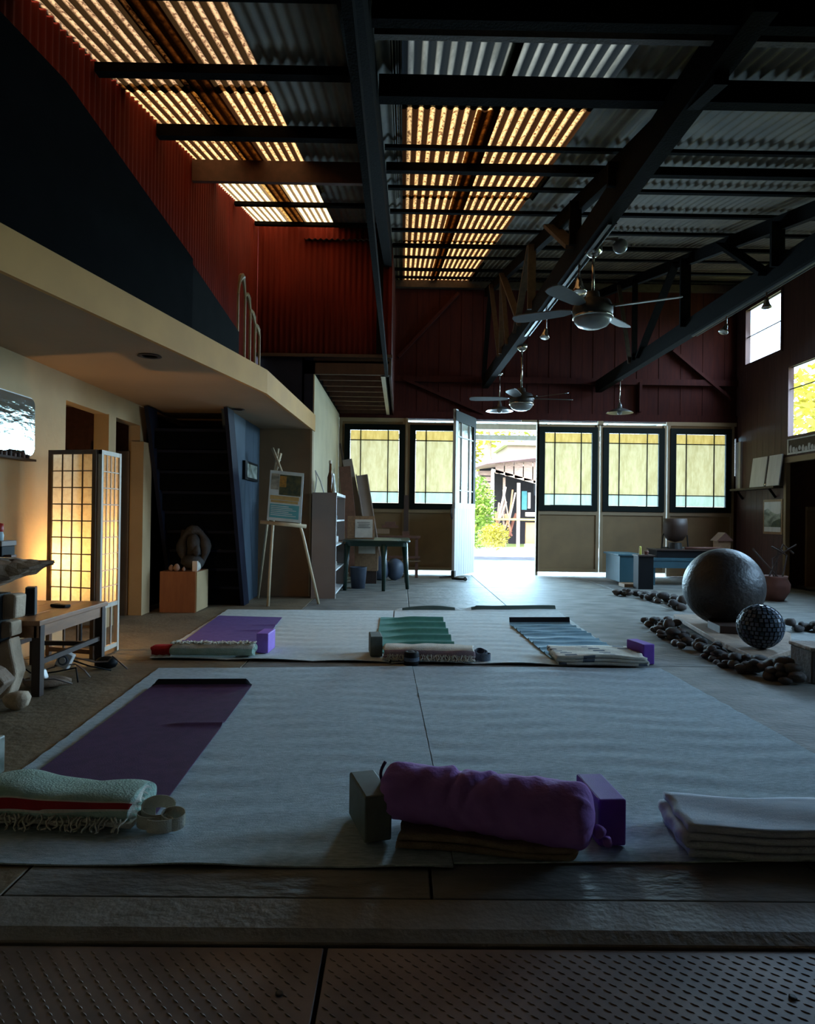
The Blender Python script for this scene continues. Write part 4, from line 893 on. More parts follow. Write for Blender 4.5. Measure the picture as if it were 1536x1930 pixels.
# folding screen
fs_ = thing('folding_screen', 'two-panel folding paper screen lit from behind by a lamp', 'screen', (-2.2, 5.1, 0))
def shoji(P, Q, z1, m, rows, mp_='paper_warm'):
    P = Vector((P[0], P[1], 0)); Q = Vector((Q[0], Q[1], 0)); d = (Q - P); L = d.length; d.normalize(); nrm = Vector((-d.y, d.x, 0)); up = (0, 0, 1); fw = .032
    fr = MB()
    for s_ in (fw / 2, L - fw / 2): fr.bar(P + d * s_, P + d * s_ + Vector((0, 0, z1)), fw, .028, up=tuple(nrm))
    for z in (z1 - fw / 2, .05): fr.bar(P + Vector((0, 0, z)), Q + Vector((0, 0, z)), .024, fw)
    fr.bar(P + Vector((0, 0, .37)), Q + Vector((0, 0, .37)), .024, fw)
    f = fr.build('panel_frame', m, fs_)
    zl, zh = .39, z1 - fw; c0, c1 = fw, L - fw
    for k in range(1, 4):
        s_ = c0 + (c1 - c0) * k / 4; MB().bar(P + d * s_ - nrm * .006 + Vector((0, 0, zl)), P + d * s_ - nrm * .006 + Vector((0, 0, zh)), .008, .007, up=tuple(nrm)).build('slat', m, f)
    for k in range(1, rows):
        z = zl + (zh - zl) * k / rows; MB().bar(P + d * c0 - nrm * .006 + Vector((0, 0, z)), P + d * c1 - nrm * .006 + Vector((0, 0, z)), .007, .008).build('slat', m, f)
    for k in (1, 2):
        s_ = c0 + (c1 - c0) * k / 3; MB().bar(P + d * s_ + Vector((0, 0, .06)), P + d * s_ + Vector((0, 0, .36)), .012, .012, up=tuple(nrm)).build('slat', m, f)
    for i in range(4):
        for k in range(rows):
            s0, s1 = c0 + (c1 - c0) * i / 4, c0 + (c1 - c0) * (i + 1) / 4; z0, z1_ = zl + (zh - zl) * k / rows, zl + (zh - zl) * (k + 1) / rows
            a = P + d * s0; b2 = P + d * s1
            MB().add([(a.x, a.y, z0), (b2.x, b2.y, z0), (b2.x, b2.y, z1_), (a.x, a.y, z1_)], [(0, 1, 2, 3)]).build('paper_pane', mp_, f)
shoji((-2.615, 5.14), (-2.215, 5.03), 1.52, 'screen_wood_backlit', 9)  # backlit frame: its darkness is put into a darker wood colour
shoji((-2.195, 5.03), (-2.195, 5.38), 1.52, 'pale_wood', 9)  # same screen; room light on this frame is put into the paler wood
# lamp behind it
lp = thing('floor_lamp', 'warm bulb lamp glowing behind the folding screen', 'lamp', (-2.47, 5.36, 0))
MB().lathe([(0, 0), (.10, 0), (.10, .015), (.02, .03), (.012, .05), (.012, .56), (.03, .57), (.03, .60), (0, .60)], (-2.47, 5.36, 0), 20).build('stand', 'iron', lp)
MB().ball((-2.47, 5.36, .645), .032, 14).build('bulb', 'lamp_paper', lp, smooth=True)
lb = light('lamp_bulb', 'POINT', (-2.47, 5.34, .70), 18.0, (1.0, .60, .22), shadow_soft_size=.05); lb.parent = lp; lb.location = (0, -.02, .70)
# carved stone plinth group at far left
st = thing('stone_slab', 'rough pointed stone slab balanced on the stacked blocks', 'stone', (-2.3, 3.92, .63))
t = MB(); nx = 16; sec = 12; vs = []; fs = []
for i in range(nx + 1):
    u = i / nx; x = -2.75 + u * .78; top = .80 + .012 * math.sin(u * 5); bot = .60 + .16 * sm((u - .45) / .55) + .012 * math.sin(u * 13); hw = .20 * (1 - u ** 3) + .012
    if i == nx: bot = top - .02
    for k in range(sec):
        a = 2 * PI * k / sec; cs, sn = math.cos(a), math.sin(a)
        vs.append((x + .012 * math.sin(k * 2 + i), 3.93 + hw * abs(cs) ** .6 * (1 if cs > 0 else -1) + .008 * math.sin(i * 1.7 + k), (top + bot) / 2 + (top - bot) / 2 * abs(sn) ** .6 * (1 if sn > 0 else -1) + .006 * math.sin(i * 2.3 + k * 1.9)))
for i in range(nx):
    for k in range(sec): fs.append((i * sec + k, i * sec + (k + 1) % sec, (i + 1) * sec + (k + 1) % sec, (i + 1) * sec + k))
fs += [tuple(range(sec)), tuple(nx * sec + k for k in range(sec))]
fixn(t.add(vs, fs).build('rock', 'slab_stone', st))
MB().obox((-2.21, 3.88, .816), (.09, .05, .012)).build('brown_chip', 'redbrown', st)
b1 = thing('electrical_box', 'black box with a white knob stacked under the stone slab', 'box', (-2.35, 3.82, .33)); MB().box(-2.50, -2.20, 3.70, 3.92, .32, .61).build('body', 'black', b1, bevel=.005); MB().ball((-2.21, 3.69, .55), .018, 10, sc=(1, .6, .6)).build('knob', 'white', b1)
def rock(name, label, c, s_, m, seed, n=14, cat='stone', group=None, jit=.25):
    t = MB().ball((0, 0, 0), 1, n, sc=(s_[0], s_[1], s_[2]), jit=jit, seed=seed); mz = min(v[2] for v in t.v)
    o = t.build(name, m, smooth=n > 10); o.location = (c[0], c[1], c[2] - mz); return tag(o, label, cat, group)
def carved(name, label, poly, y0, y1, m):
    o = fixn(MB().prism(poly, y0, y1).build(name, m, bevel=.012)); return tag(o, label, 'stone', 'stacked carved stones at the left edge')
carved('carved_stone', 'pale square stone directly beneath the pointed slab', [(-2.24, .46), (-2.13, .47), (-2.125, .60), (-2.15, .605), (-2.24, .60)], 3.84, 3.95, 'cloth_canvas')
carved('carved_stone', 'pale cracked stone in the middle of the left stack', [(-2.29, .335), (-2.14, .375), (-2.145, .455), (-2.25, .455), (-2.285, .44)], 3.83, 3.94, 'cloth_canvas')
carved('carved_stone', 'tall pale flared stone leaning behind the dark wedge', [(-2.45, .02), (-2.21, .02), (-2.15, .05), (-2.11, .17), (-2.135, .28), (-2.15, .365), (-2.25, .32), (-2.45, .30)], 3.82, 3.93, 'cloth_canvas')
carved('stone_wedge', 'dark brown wedge of stone at the foot of the left stack', [(-2.45, .0), (-2.22, .01), (-2.08, .155), (-2.14, .215), (-2.26, .275), (-2.45, .29)], 3.66, 3.78, 'stone')
rock('cobble', 'round pale cobble bound with a dark cord at the stack foot', (-2.06, 3.74, 0), (.07, .055, .05), 'cloth_canvas', 5)
bx = thing('dark_tin', 'black tin standing on the pointed stone slab', 'tin', (-2.42, 3.88, .815)); MB().box(-2.52, -2.155 - .05, 3.83, 3.96, .812, .87).build('body', 'black', bx, bevel=.004); MB().box(-2.53, -2.20, 3.82, 3.97, .87, .90).build('lid', 'grey_shelf', bx, bevel=.004)
bt = thing('small_bottle', 'little bottle with a red cap on the black tin', 'bottle', (-2.285, 3.89, .90)); MB().lathe([(0, 0), (.022, 0), (.024, .03), (.018, .05), (0, .05)], (-2.255, 3.89, .90), 14).build('body', 'poster_blue', bt, smooth=True); MB().lathe([(.02, .05), (.022, .055), (.022, .095), (0, .1)], (-2.255, 3.89, .90), 14).build('cap', 'red_plastic', bt, smooth=True)
# sockets and cables under the bench
tm = thing('plug_timer', 'white plug-in timer with round dial under the bench', 'timer', (-2.10, 4.22, .10)); MB().obox((-2.13, 4.42, .125), (.085, .05, .10), ry=.45).build('body', 'white', tm, bevel=.006)
t = MB(); t.tube([(-2.13, 4.393, .125), (-2.13, 4.385, .125)], .032, 20); t.build('dial', 'stripe_dk', tm); t = MB(); t.tube([(-2.13, 4.386, .125), (-2.13, 4.380, .125)], .02, 20); t.build('dial_centre', 'white', tm)
ad = thing('power_adapter', 'white power adapter leaning beside the plug timer', 'adapter', (-2.17, 4.15, .08)); MB().obox((-2.17, 4.18, .075), (.085, .05, .06), ry=-.35).build('body', 'white', ad, bevel=.008); MB().obox((-2.17, 4.153, .075), (.02, .006, .016), ry=-.35).build('socket', 'black', ad)
rock('flat_stone', 'brown stone under the white adapter beneath the bench', (-2.14, 4.22, 0), (.13, .10, .035), 'stone', 8)
rock('black_bag', 'small black bag at the far bench leg', (-2.0, 4.72, 0), (.07, .05, .045), 'black', 9, cat='bag')
for k in range(5):
    rg = random.Random(k); a = Vector((-2.45 + .05 * k, 4.2 + .12 * k, .02)); pts = [a + Vector((.09 * q + .04 * math.sin(q * 1.7 + k), -.015 * q + .05 * math.cos(q * 1.3 + k * 2), .012 + .07 * abs(math.sin(q * .9 + k)) * (q > 0) * (q < 5))) for q in range(6)]
    o = MB().tube(pts, .005, 6).build('power_cable', 'black' if k % 2 else 'grey_shelf', smooth=True); tag(o, ['grey cable nearest the stone stack under the bench', 'black cable crossing behind the adapter', 'grey cable looped behind the plug timer', 'black cable trailing toward the screen', 'grey cable at the far end under the bench'][k], 'cable')
# mirror on the wall
mr = thing('wall_mirror', 'wide frameless mirror with rounded corners on the left wall', 'mirror', (LX, 4.6, 1.66))
def rrect(y0, y1, z0, z1, r, n=6):
    p = []
    for cy, cz, a0 in ((y1 - r, z1 - r, 0), (y0 + r, z1 - r, PI / 2), (y0 + r, z0 + r, PI), (y1 - r, z0 + r, 3 * PI / 2)):
        for k in range(n + 1): a = a0 + PI / 2 * k / n; p.append((cy + r * math.cos(a), cz + r * math.sin(a)))
    return p
fixn(MB().prism(rrect(4.0, 5.10, 1.475, 1.885, .05), LX + .012, LX + .022, axis='x').build('glass', 'mirror', mr)); fixn(MB().prism(rrect(3.99, 5.11, 1.465, 1.895, .055), LX + .001, LX + .012, axis='x').build('backing', 'white_edge', mr))
sf = thing('wall_shelf', 'narrow dark shelf below the mirror', 'shelf', (LX + .05, 4.5, 1.44)); MB().box(LX, LX + .08, 3.9, 5.02, 1.425, 1.44).build('board', 'dark_wood', sf)
for k in range(7):
    y = 4.62 + k * .055; o = MB().lathe([(0, 0), (.016, 0), (.016, .022 + .008 * (k % 3)), (.008, .03 + .008 * (k % 3)), (0, .03 + .008 * (k % 3))], (0, 0, 0), 10).build('trinket', 'redbrown' if k % 2 else 'dark_wood'); o.location = (LX + .05, y, 1.44)
    tag(o, 'small dark trinket in the row on the shelf under the mirror', 'ornament', 'trinkets on the shelf under the mirror')
# stair
sr = thing('stair', 'dark navy open stair rising under the loft', 'stair', (-2.3, 7.7, 0))
s0 = (8.15, 0.0); s1 = (7.262, SZ - .015)
for x in (-2.65, -1.83):
    vs = []
    for xx in (x - .02, x + .02):
        vs += [(xx, s0[0] - .13, 0.0), (xx, s0[0] + .13, 0.0), (xx, s1[0] + .13, s1[1]), (xx, s1[0] - .13, s1[1])]
    fixn(MB().add(vs, [(0, 1, 2, 3), (7, 6, 5, 4), (0, 4, 5, 1), (1, 5, 6, 2), (2, 6, 7, 3), (3, 7, 4, 0)]).build('stringer', 'navy', sr))
for k in range(1, 10):
    z = k * SZ / 10; y = s0[0] + (s1[0] - s0[0]) * k / 10
    MB().box(-2.63, -1.85, y - .02, y + .17, z - .03, z).build('tread', 'navy', sr)
    MB().box(-2.63, -1.85, y - .015, y - .0, z - .21, z - .03).build('riser', 'black_ply', sr)
# orange box with statue
pb = thing('plinth_box', 'orange brown plywood box under the stone figure', 'box', (-2.36, 7.6, 0)); MB().box(-2.575, -2.195, 7.40, 7.84, 0.0, .44).build('body', 'orange_wood', pb, bevel=.004); MB().box(-2.194, -2.18, 7.405, 7.835, .01, .435).build('side_panel', 'plaster', pb)
sg_ = thing('stone_figure', 'dark stone figure curled inside a rough ring on the orange box', 'sculpture', (-2.32, 7.66, .44))
t = MB(); t.tube([(-2.30 + .135 * math.cos(a), 7.68, .68 + .20 * math.sin(a)) for a in [k * PI / 12 - PI * .55 for k in range(26)]], [.045 + .015 * math.sin(k * 1.1) for k in range(26)], 10); t.build('ring', 'statue', sg_, smooth=True)
t = MB().ball((-2.345, 7.74, .80), .15, 14, sc=(.85, .35, 1.7), jit=.25, seed=4).ball((-2.29, 7.64, .74), .085, 14, sc=(.9, .7, 1.1), jit=.1, seed=6).ball((-2.25, 7.62, .66), .06, 12, sc=(.7, .6, 1.2), jit=.1, seed=7).ball((-2.31, 7.67, .53), .12, 14, sc=(1.1, .8, .7), jit=.1, seed=7)
t.build('figure', 'statue', sg_, smooth=True)
o = MB().box(-.028, .028, -.02, .02, 0, .11).build('candle_lantern', 'candle', bevel=.004); o.location = (-2.215, 7.46, .44); tag(o, 'small lit-looking pale lantern at the right front of the orange box', 'lantern')
for k, (x, y, s_, lab) in enumerate(((-2.47, 7.46, .03, 'left'), (-2.41, 7.45, .034, 'middle'), (-2.34, 7.46, .02, 'right'))): rock('pebble', 'peach coloured pebble on the orange box, %s of three' % lab, (x, y, .44), (s_, s_, s_ * 1.1), 'peach', k, group='peach pebbles on the orange box')
rock('crumpled_cloth', 'little pale crumpled cloth at the right corner of the orange box', (-2.215, 7.56, .44), (.03, .05, .04), 'cream_cloth', 6, cat='cloth')
tn = thing('wall_socket', 'small pale tag hanging in the dark beside the orange box', 'tag', (-2.10, 7.9, .66)); MB().obox((-2.07, 7.9, .68), (.035, .01, .07), rx=.1).build('card', 'photo_grey', tn); MB().tube([(-2.07, 7.9, .72), (-2.07, 7.9, .80)], .003, 5).build('string', 'iron', tn)
# small framed picture on blue wall
pc = thing('framed_picture', 'small black framed picture on the blue wall beside the stair', 'picture', (-1.84, 8.4, 1.58))
MB().box(-1.86, -1.825, 8.05, 8.75, 1.47, 1.69).build('frame', 'black', pc); MB().box(-1.826, -1.82, 8.14, 8.68, 1.50, 1.66).build('print', 'photo_grey', pc)
# easel with poster
ez = thing('bamboo_easel', 'bamboo pole easel holding the poster', 'easel', (-1.5, 8.2, 0))
MB().tube([(-1.53, 8.0, 0), (-1.515, 8.03, .5), (-1.50, 8.08, .98), (-1.545, 8.2, 1.4), (-1.47, 8.35, 1.80)], .018, 8).build('leg', 'bamboo', ez, smooth=True)
MB().tube([(-.975, 8.25, 0), (-1.16, 8.2, .8), (-1.28, 8.2, 1.2), (-1.56, 8.3, 1.86)], .017, 8).build('leg', 'bamboo', ez, smooth=True)
MB().tube([(-1.80, 8.75, 0), (-1.62, 8.5, 1.2), (-1.50, 8.35, 1.86)], .016, 8).build('leg', 'bamboo', ez, smooth=True)
MB().tube([(-1.63, 7.99, .975), (-1.10, 7.99, .93)], .022, 8).build('ledge', 'bamboo', ez, smooth=True)
MB().tube([(-1.52, 8.29, 1.70), (-1.47, 8.33, 1.72), (-1.49, 8.36, 1.70), (-1.53, 8.33, 1.71)], .012, 6).build('lashing', 'strap', ez)
ps = thing('poster', 'pale blue event poster with photographs, leaning on the bamboo easel', 'poster', (-1.35, 8.05, .98)); psr = (0, 0, 0)
PO = Vector((-1.56, 8.02, 1.0)); ex = Vector((.395, -.0, -.034)); ez_ = Vector((.012, .11, .585)); nn_ = Vector((0, -1, .12)).normalized()
def pq(u0, u1, v0, v1, dpt, th=.002):
    a = [PO + ex * u + ez_ * v + nn_ * dpt for u, v in ((u0, v0), (u1, v0), (u1, v1), (u0, v1))]; vs = a + [p - nn_ * th for p in a]
    return fixn_mb(vs)
def fixn_mb(vs): return MB().add(vs, [(0, 1, 2, 3), (7, 6, 5, 4), (0, 4, 5, 1), (1, 5, 6, 2), (2, 6, 7, 3), (3, 7, 4, 0)])
pq(0, 1, 0, 1, .006, .008).build('board', 'poster_blue', ps)
pq(.05, .28, .62, .94, .009).build('photo', 'photo_grey', ps); pq(.30, .94, .52, .93, .009).build('photo', 'photo_dark', ps); pq(.30, .50, .68, .90, .011).build('photo', 'photo_orange', ps)
pq(.05, .90, .42, .50, .009).build('text_band', 'poster_gold', ps); pq(.08, .88, .36, .41, .009).build('text_band', 'poster_gold', ps); pq(.06, .92, .06, .33, .009).build('text_block', 'poster_teal', ps)
t = MB()
for k in range(6):
    t2 = pq(.09, .62 + .22 * ((k * 7) % 3) / 2, .285 - k * .036, .300 - k * .036, .011); t.add(t2.v, t2.f)
t.build('text_lines', 'poster_blue', ps)
# bookcase
bc = thing('bookcase', 'tall grey narrow bookcase with white edges against the pale wall', 'bookcase', (-.98, 9.5, 0))
MB().box(-1.13, -.835, 8.80, 8.825, 0, 1.35).build('side', 'grey_shelf', bc); MB().box(-1.13, -.835, 10.15, 10.175, 0, 1.35).build('side', 'grey_shelf', bc); MB().box(-1.14, -1.13, 8.80, 10.175, 0, 1.35).build('back', 'grey_shelf', bc)
for z in (.06, .36, .68, 1.0, 1.335): MB().box(-1.13, -.838, 8.825, 10.15, z - .02, z).build('shelf', 'white_edge', bc)
MB().box(-.838, -.828, 8.80, 8.828, 0, 1.352).box(-.838, -.828, 8.80, 10.175, 1.315, 1.352).build('edging', 'white_edge', bc)
for k, (y, z, w_, h, m, lab) in enumerate(((9.2, 1.0, .10, .08, 'white', 'white box on the upper shelf of the bookcase'), (9.55, 1.0, .12, .06, 'stripe_dk', 'dark box on the upper shelf of the bookcase'), (9.3, .68, .14, .05, 'paper', 'paper bundle on the middle shelf of the bookcase'), (9.7, .68, .10, .09, 'white', 'white carton on the middle shelf of the bookcase'), (9.2, .36, .10, .10, 'photo_grey', 'mottled box on the lower shelf of the bookcase'), (9.6, .36, .14, .06, 'paper', 'paper stack on the lower shelf of the bookcase'), (9.3, .06, .2, .05, 'mauve_cloth', 'folded mauve cloth on the bottom shelf of the bookcase'))):
    o = MB().obox((0, 0, h / 2), (.16, w_, h), rz=.15 * ((k % 3) - 1)).build('shelf_item', m, bevel=.006); o.location = (-.97, y, z); tag(o, lab, 'box'); o.name = ['carton', 'carton', 'paper_bundle', 'carton', 'carton', 'paper_stack', 'folded_cloth'][k]
btl = thing('wine_bottle', 'slim brown bottle standing on top of the bookcase', 'bottle', (-.93, 8.95, 1.352)); MB().lathe([(0, 0), (.036, 0), (.038, .02), (.038, .20), (.018, .27), (.015, .38), (0, .38)], (-.93, 8.95, 1.352), 16).build('glass', 'brown_glass', btl, smooth=True); MB().lathe([(.016, .38), (.018, .382), (.018, .42), (0, .42)], (-.93, 8.95, 1.352), 12).build('cap', 'paper', btl)
t = MB().tube([(-1.12, 8.9, 1.352), (-1.10, 8.9, 1.52), (-1.12, 8.92, 1.64)], .008, 6).tube([(-1.12, 8.92, 1.64), (-1.05, 8.9, 1.50), (-1.0, 8.88, 1.352)], .008, 6); o = t.build('wire_stand', 'white_edge'); tag(o, 'bent pale wire stand at the left end of the bookcase top', 'stand')
for k, (y, rx_, lab) in enumerate(((9.05, .12, 'nearer'), (9.2, .2, 'farther'))):
    fr = thing('picture_frame', '%s white edged picture frame leaning on the bookcase top' % lab, 'picture frame', (-.86, y, 1.352), group='frames leaning on the bookcase'); vs = None
    MB().obox((-.885 - .03 * k, y, 1.352 + .13 - .02 * k), (.012, .2, .25 - .03 * k), ry=-rx_).build('frame', 'white_edge', fr); MB().obox((-.877 - .03 * k, y, 1.352 + .13 - .02 * k), (.004, .16, .20), ry=-rx_).build('print', 'photo_grey', fr)
# leaning boards behind the table
G3 = 'boards leaning in the corner by the doors'
for k, (x0, y0, x1, y1, z1, w_, th_, m, lab) in enumerate(((-.52, 11.5, -.98, 12.3, 2.05, .17, .05, 'grey_shelf', 'wide dark board leaning leftmost in the corner'), (-.36, 11.36, -.70, 12.12, 1.76, .19, .07, 'grey_shelf', 'long grey trough shaped board leaning before the far left window'), (-.62, 11.7, -1.12, 12.4, 2.35, .04, .03, 'timber_lit', 'thin long stick leaning behind the boards'), (-.74, 11.4, -.99, 11.9, 1.9, .2, .03, 'redbrown', 'short red brown board leaning against the pale wall'))):
    p = Vector((x0, y0, .0)); q = Vector((x1, y1, z1)); t = MB().bar(p + (q - p) * .03, q, w_, th_, up=(0, -1, .2))
    if k == 1: t.bar(p + (q - p) * .03 + Vector((-.1, -.02, 0)), q + Vector((-.1, -.02, 0)), .02, .10, up=(0, -1, .2)).bar(p + (q - p) * .03 + Vector((.09, -.02, 0)), q + Vector((.09, -.02, 0)), .02, .10, up=(0, -1, .2))
    o = t.build('leaning_board', m, bevel=.004); tag(o, lab, 'board', G3)
# patio table
tb_ = thing('patio_table', 'dark green plastic table beside the bookcase', 'table', (-.33, 10.4, 0))
MB().prism(rrect(-.83, .13, 9.68, 11.1, .10), .69, .715, axis='z').build('table_top', 'green_plastic', tb_, bevel=.006); fixn(tb_.children[-1] if tb_.children else bpy.data.objects['table_top'])
MB().prism(rrect(-.79, .09, 9.72, 11.06, .08), .63, .69, axis='z').build('apron', 'green_plastic', tb_)
for x, y, dx in ((-.24, 9.74, 0), (.05, 10.05, .05), (-.76, 9.78, -.03), (-.70, 10.98, 0), (.05, 11.0, .04)):
    pts = [(x, y, .66), (x + dx, y, 0)]; t = MB(); t.tube([(x, y, .66), (x + dx * .5, y, .33), (x + dx, y, 0.0)], [.045, .033, .026], 8); t.build('leg', 'green_plastic', tb_, smooth=True)
nt_ = thing('notice_board', 'cork notice board with a typed sheet standing on the patio table', 'notice', (-.63, 10.2, .715))
MB().obox((-.60, 10.25, .885), (.40, .02, .34), rx=-.12).build('board', 'wood', nt_); MB().obox((-.555, 10.233, .87), (.26, .004, .27), rx=-.12).build('sheet', 'paper', nt_)
t = MB()
for k in range(8): t.obox((-.56 + .01 * (k % 2), 10.232 + .01 * (k - 4) * .28, .96 - k * .025), (.19 - .02 * (k % 3), .004, .008), rx=-.12)
t.build('print_lines', 'ink', nt_)
o = MB().obox((0, 0, .09), (.20, .02, .18), rx=-.15).obox((0, -.02, .10), (.10, .004, .05), rx=-.15).build('picture_frame', 'redbrown', bevel=.003); o.location = (-.60, 10.75, .716); tag(o, 'small dark frame standing behind the notice board', 'picture frame')
cbx = thing('cardboard_box', 'open cardboard box with a white label under the patio table', 'box', (-.52, 10.85, 0)); MB().box(-.72, -.36, 10.75, 11.05, .20, .60).build('carton', 'wood', cbx); MB().box(-.66, -.40, 10.744, 10.75, .47, .60).build('label', 'paper', cbx); MB().box(-.70, -.38, 10.78, 11.02, 0, .20).build('base', 'dark_wood', cbx)
bkt = thing('bin', 'blue grey plastic bin under the patio table', 'bin', (-.66, 10.05, 0)); MB().lathe([(.10, 0), (.125, .30), (.13, .31), (.12, .31), (.115, .29), (.09, .02), (0, .02)], (-.62, 10.1, 0), 20).build('tub', 'bucket', bkt, smooth=True)
for k, (x, y, s_, lab) in enumerate(((-.38, 11.35, .17, 'dark stuffed bag under the far side of the patio table'), (-.08, 11.4, .14, 'dark lumpy bag behind the right legs of the patio table'))): rock('stuffed_bag', lab, (x, y, 0), (s_, s_ * .8, s_ * 1.1), 'bucket', k + 20, cat='bag')
# wooden studio easel
we = thing('studio_easel', 'red brown wooden studio easel behind the patio table', 'easel', (0, 11.9, 0))
MB().box(.04, .12, 11.85, 11.9, .3, 1.42).build('mast', 'dark_wood', we); MB().box(.02, .14, 11.80, 11.84, .72, .80).build('clamp', 'redbrown', we)
MB().box(-.55, .33, 11.78, 11.86, .68, .725).build('tray', 'redbrown', we); MB().box(-.60, .33, 11.80, 11.85, .34, .375).build('lower_rail', 'redbrown', we); MB().box(-.60, .33, 11.82, 11.88, .28, .30).build('lower_rail', 'taupe', we)
for x in (-.5, .27): MB().bar((x, 11.9, 0), (x, 11.9, .70), .05, .05).build('leg', 'redbrown', we)
MB().obox((-.35, 11.78, .80), (.30, .02, .10), rx=-.3).build('canvas_stub', 'taupe', we)
MB().box(-.33, -.05, 11.76, 11.9, .86, .90).box(-.28, -.10, 11.77, 11.89, .90, .96).build('paint_box', 'redbrown', we)
ds = thing('door_stop', 'black iron door stop on the floor at the open door', 'door stop', (.95, 11.55, 0)); MB().tube([(.86, 11.55, .03), (.98, 11.5, .025), (1.06, 11.42, .03), (1.05, 11.36, .03)], .022, 8).ball((1.07, 11.40, .035), .035, 10).build('body', 'iron', ds, smooth=True)

# ================================================================== RIGHT SIDE THINGS
bd = thing('ball_board', 'dark slab under the big ball and the mosaic ball', 'board', (2.95, 6.2, 0))
BP = [(2.86, 7.2), (2.63, 5.7), (2.60, 5.06), (2.68, 5.0), (3.04, 5.32), (3.47, 6.1), (3.45, 7.2)]
fixn(MB().prism(BP, .03, .075, axis='z').build('slab', 'stone', bd, bevel=.008)); MB().box(2.72, 2.95, 5.5, 5.6, 0, .03).box(2.95, 3.3, 6.9, 7.0, 0, .03).build('batten', 'dark_wood', bd)
bb = thing('metal_ball', 'large dark hammered metal ball resting on a ring', 'ball', (3.03, 6.45, .10)); 
MB().ball((3.03, 6.45, .440), .362, 48, jit=.01, seed=2).build('ball', 'ball', bb, smooth=True)
fixn(MB().prism([(2.80, 6.02), (3.12, 5.92), (3.2, 6.25), (2.84, 6.35)], .0755, .14, axis='z').build('chock', 'dark_wood', bb)); MB().box(3.1, 3.3, 6.55, 6.75, .0755, .13).build('chock', 'dark_wood', bb)
mb_ = thing('mosaic_ball', 'small ball covered in dark glass mosaic tiles', 'ball', (2.80, 5.34, .075)); C0 = Vector((2.80, 5.34, .246)); RR = .168
MB().ball(C0, RR - .004, 32).build('core', 'black', mb_, smooth=True)
rowsN = 16; protos = {}; cnt = 0
for i in range(1, rowsN):
    th = PI * i / rowsN; nk = max(4, int(2 * PI * RR * math.sin(th) / .0345)); zc = math.cos(th)
    for k in range(nk):
        a = 2 * PI * (k + .5 * (i % 2)) / nk; nrm = Vector((math.sin(th) * math.cos(a), math.sin(th) * math.sin(a), zc))
        key = 'm%d' % (cnt % 3)
        if key not in protos:
            o = MB().obox((0, 0, 0), (.0255, .0255, .006)).build('mosaic_tile', ['tile_dk', 'stripe_dk', 'bucket'][cnt % 3], mb_, local=True); protos[key] = o.data
        else:
            o = bpy.data.objects.new('mosaic_tile', protos[key]); COL.objects.link(o); o.parent = mb_
        o.location = C0 + nrm * RR - Vector(mb_.location); o.rotation_euler = nrm.to_track_quat('Z', 'Y').to_euler(); cnt += 1
# stones
rg = random.Random(11)
protoS = []
for k in range(6):
    t = MB().ball((0, 0, 0), 1, 12, jit=.32, seed=40 + k); mz = min(v[2] for v in t.v); t.v = [(v[0], v[1], v[2] - mz) for v in t.v]; protoS.append(t.v and t)
meshes = []
def stone_row(path, n, spread, size, label, group, heap=0):
    made = []
    for q in range(n):
        u = (q + rg.random() * .8) / n * (len(path) - 1); i = min(int(u), len(path) - 2); f = u - i
        a, b2 = path[i], path[i + 1]; x = a[0] + (b2[0] - a[0]) * f; y = a[1] + (b2[1] - a[1]) * f; w_ = spread * (1 - .5 * (u / (len(path) - 1)) ** 2)
        dx = rg.uniform(-1, 1) * w_; dy = rg.uniform(-1, 1) * w_ * .7; s_ = size * rg.uniform(.6, 1.35); z = 0
        for (mx_, my_, ms_, mz_) in made:
            dd = math.hypot(mx_ - x - dx, my_ - y - dy)
            if dd < (ms_ + s_) * .62: z = max(z, mz_ + ms_ * .75)
        if z > heap: z = heap * rg.random() * .5
        made.append((x + dx, y + dy, s_, z))
        k = rg.randrange(6)
        if len(meshes) <= 11:
            o = protoS[len(meshes) % 6].build('stone', 'pebble' if len(meshes) % 2 else 'pebble2', smooth=True); meshes.append(o.data)
        else:
            o = bpy.data.objects.new('stone', meshes[rg.randrange(12)]); COL.objects.link(o)
        o.location = (x + dx, y + dy, z - .001); o.scale = (s_, s_ * rg.uniform(.7, 1), s_ * rg.uniform(.45, .65)); o.rotation_euler = (0, 0, rg.uniform(0, 6))
        tag(o, label, 'stone', group)
stone_row([(2.66, 7.1), (2.50, 6.5), (2.44, 6.0), (2.42, 5.4), (2.42, 5.0), (2.50, 4.68), (2.58, 4.5)], 105, .13, .05, 'rounded dark stone in the winding heap beside the big ball', 'stones heaped along the ball slab', .08)
stone_row([(3.10, 9.65), (3.2, 9.3), (3.35, 8.9), (3.42, 8.5), (3.25, 8.0)], 34, .13, .065, 'dark stone in the far row between the blue cabinet and big ball', 'stones in the far row', .08)
stone_row([(3.8, 6.6), (4.1, 6.7), (4.4, 6.8)], 22, .12, .055, 'dark stone in the short row right of the mosaic ball', 'stones right of the mosaic ball', .06)
stp = thing('wooden_stump', 'small pale topped wooden box cut by the right picture edge', 'box', (2.79, 4.58, 0)); MB().box(2.70, 3.0, 4.5, 4.75, 0, .215).build('body', 'pebble2', stp, bevel=.008); MB().box(2.69, 3.01, 4.49, 4.76, .215, .24).build('top', 'stone', stp, bevel=.008)
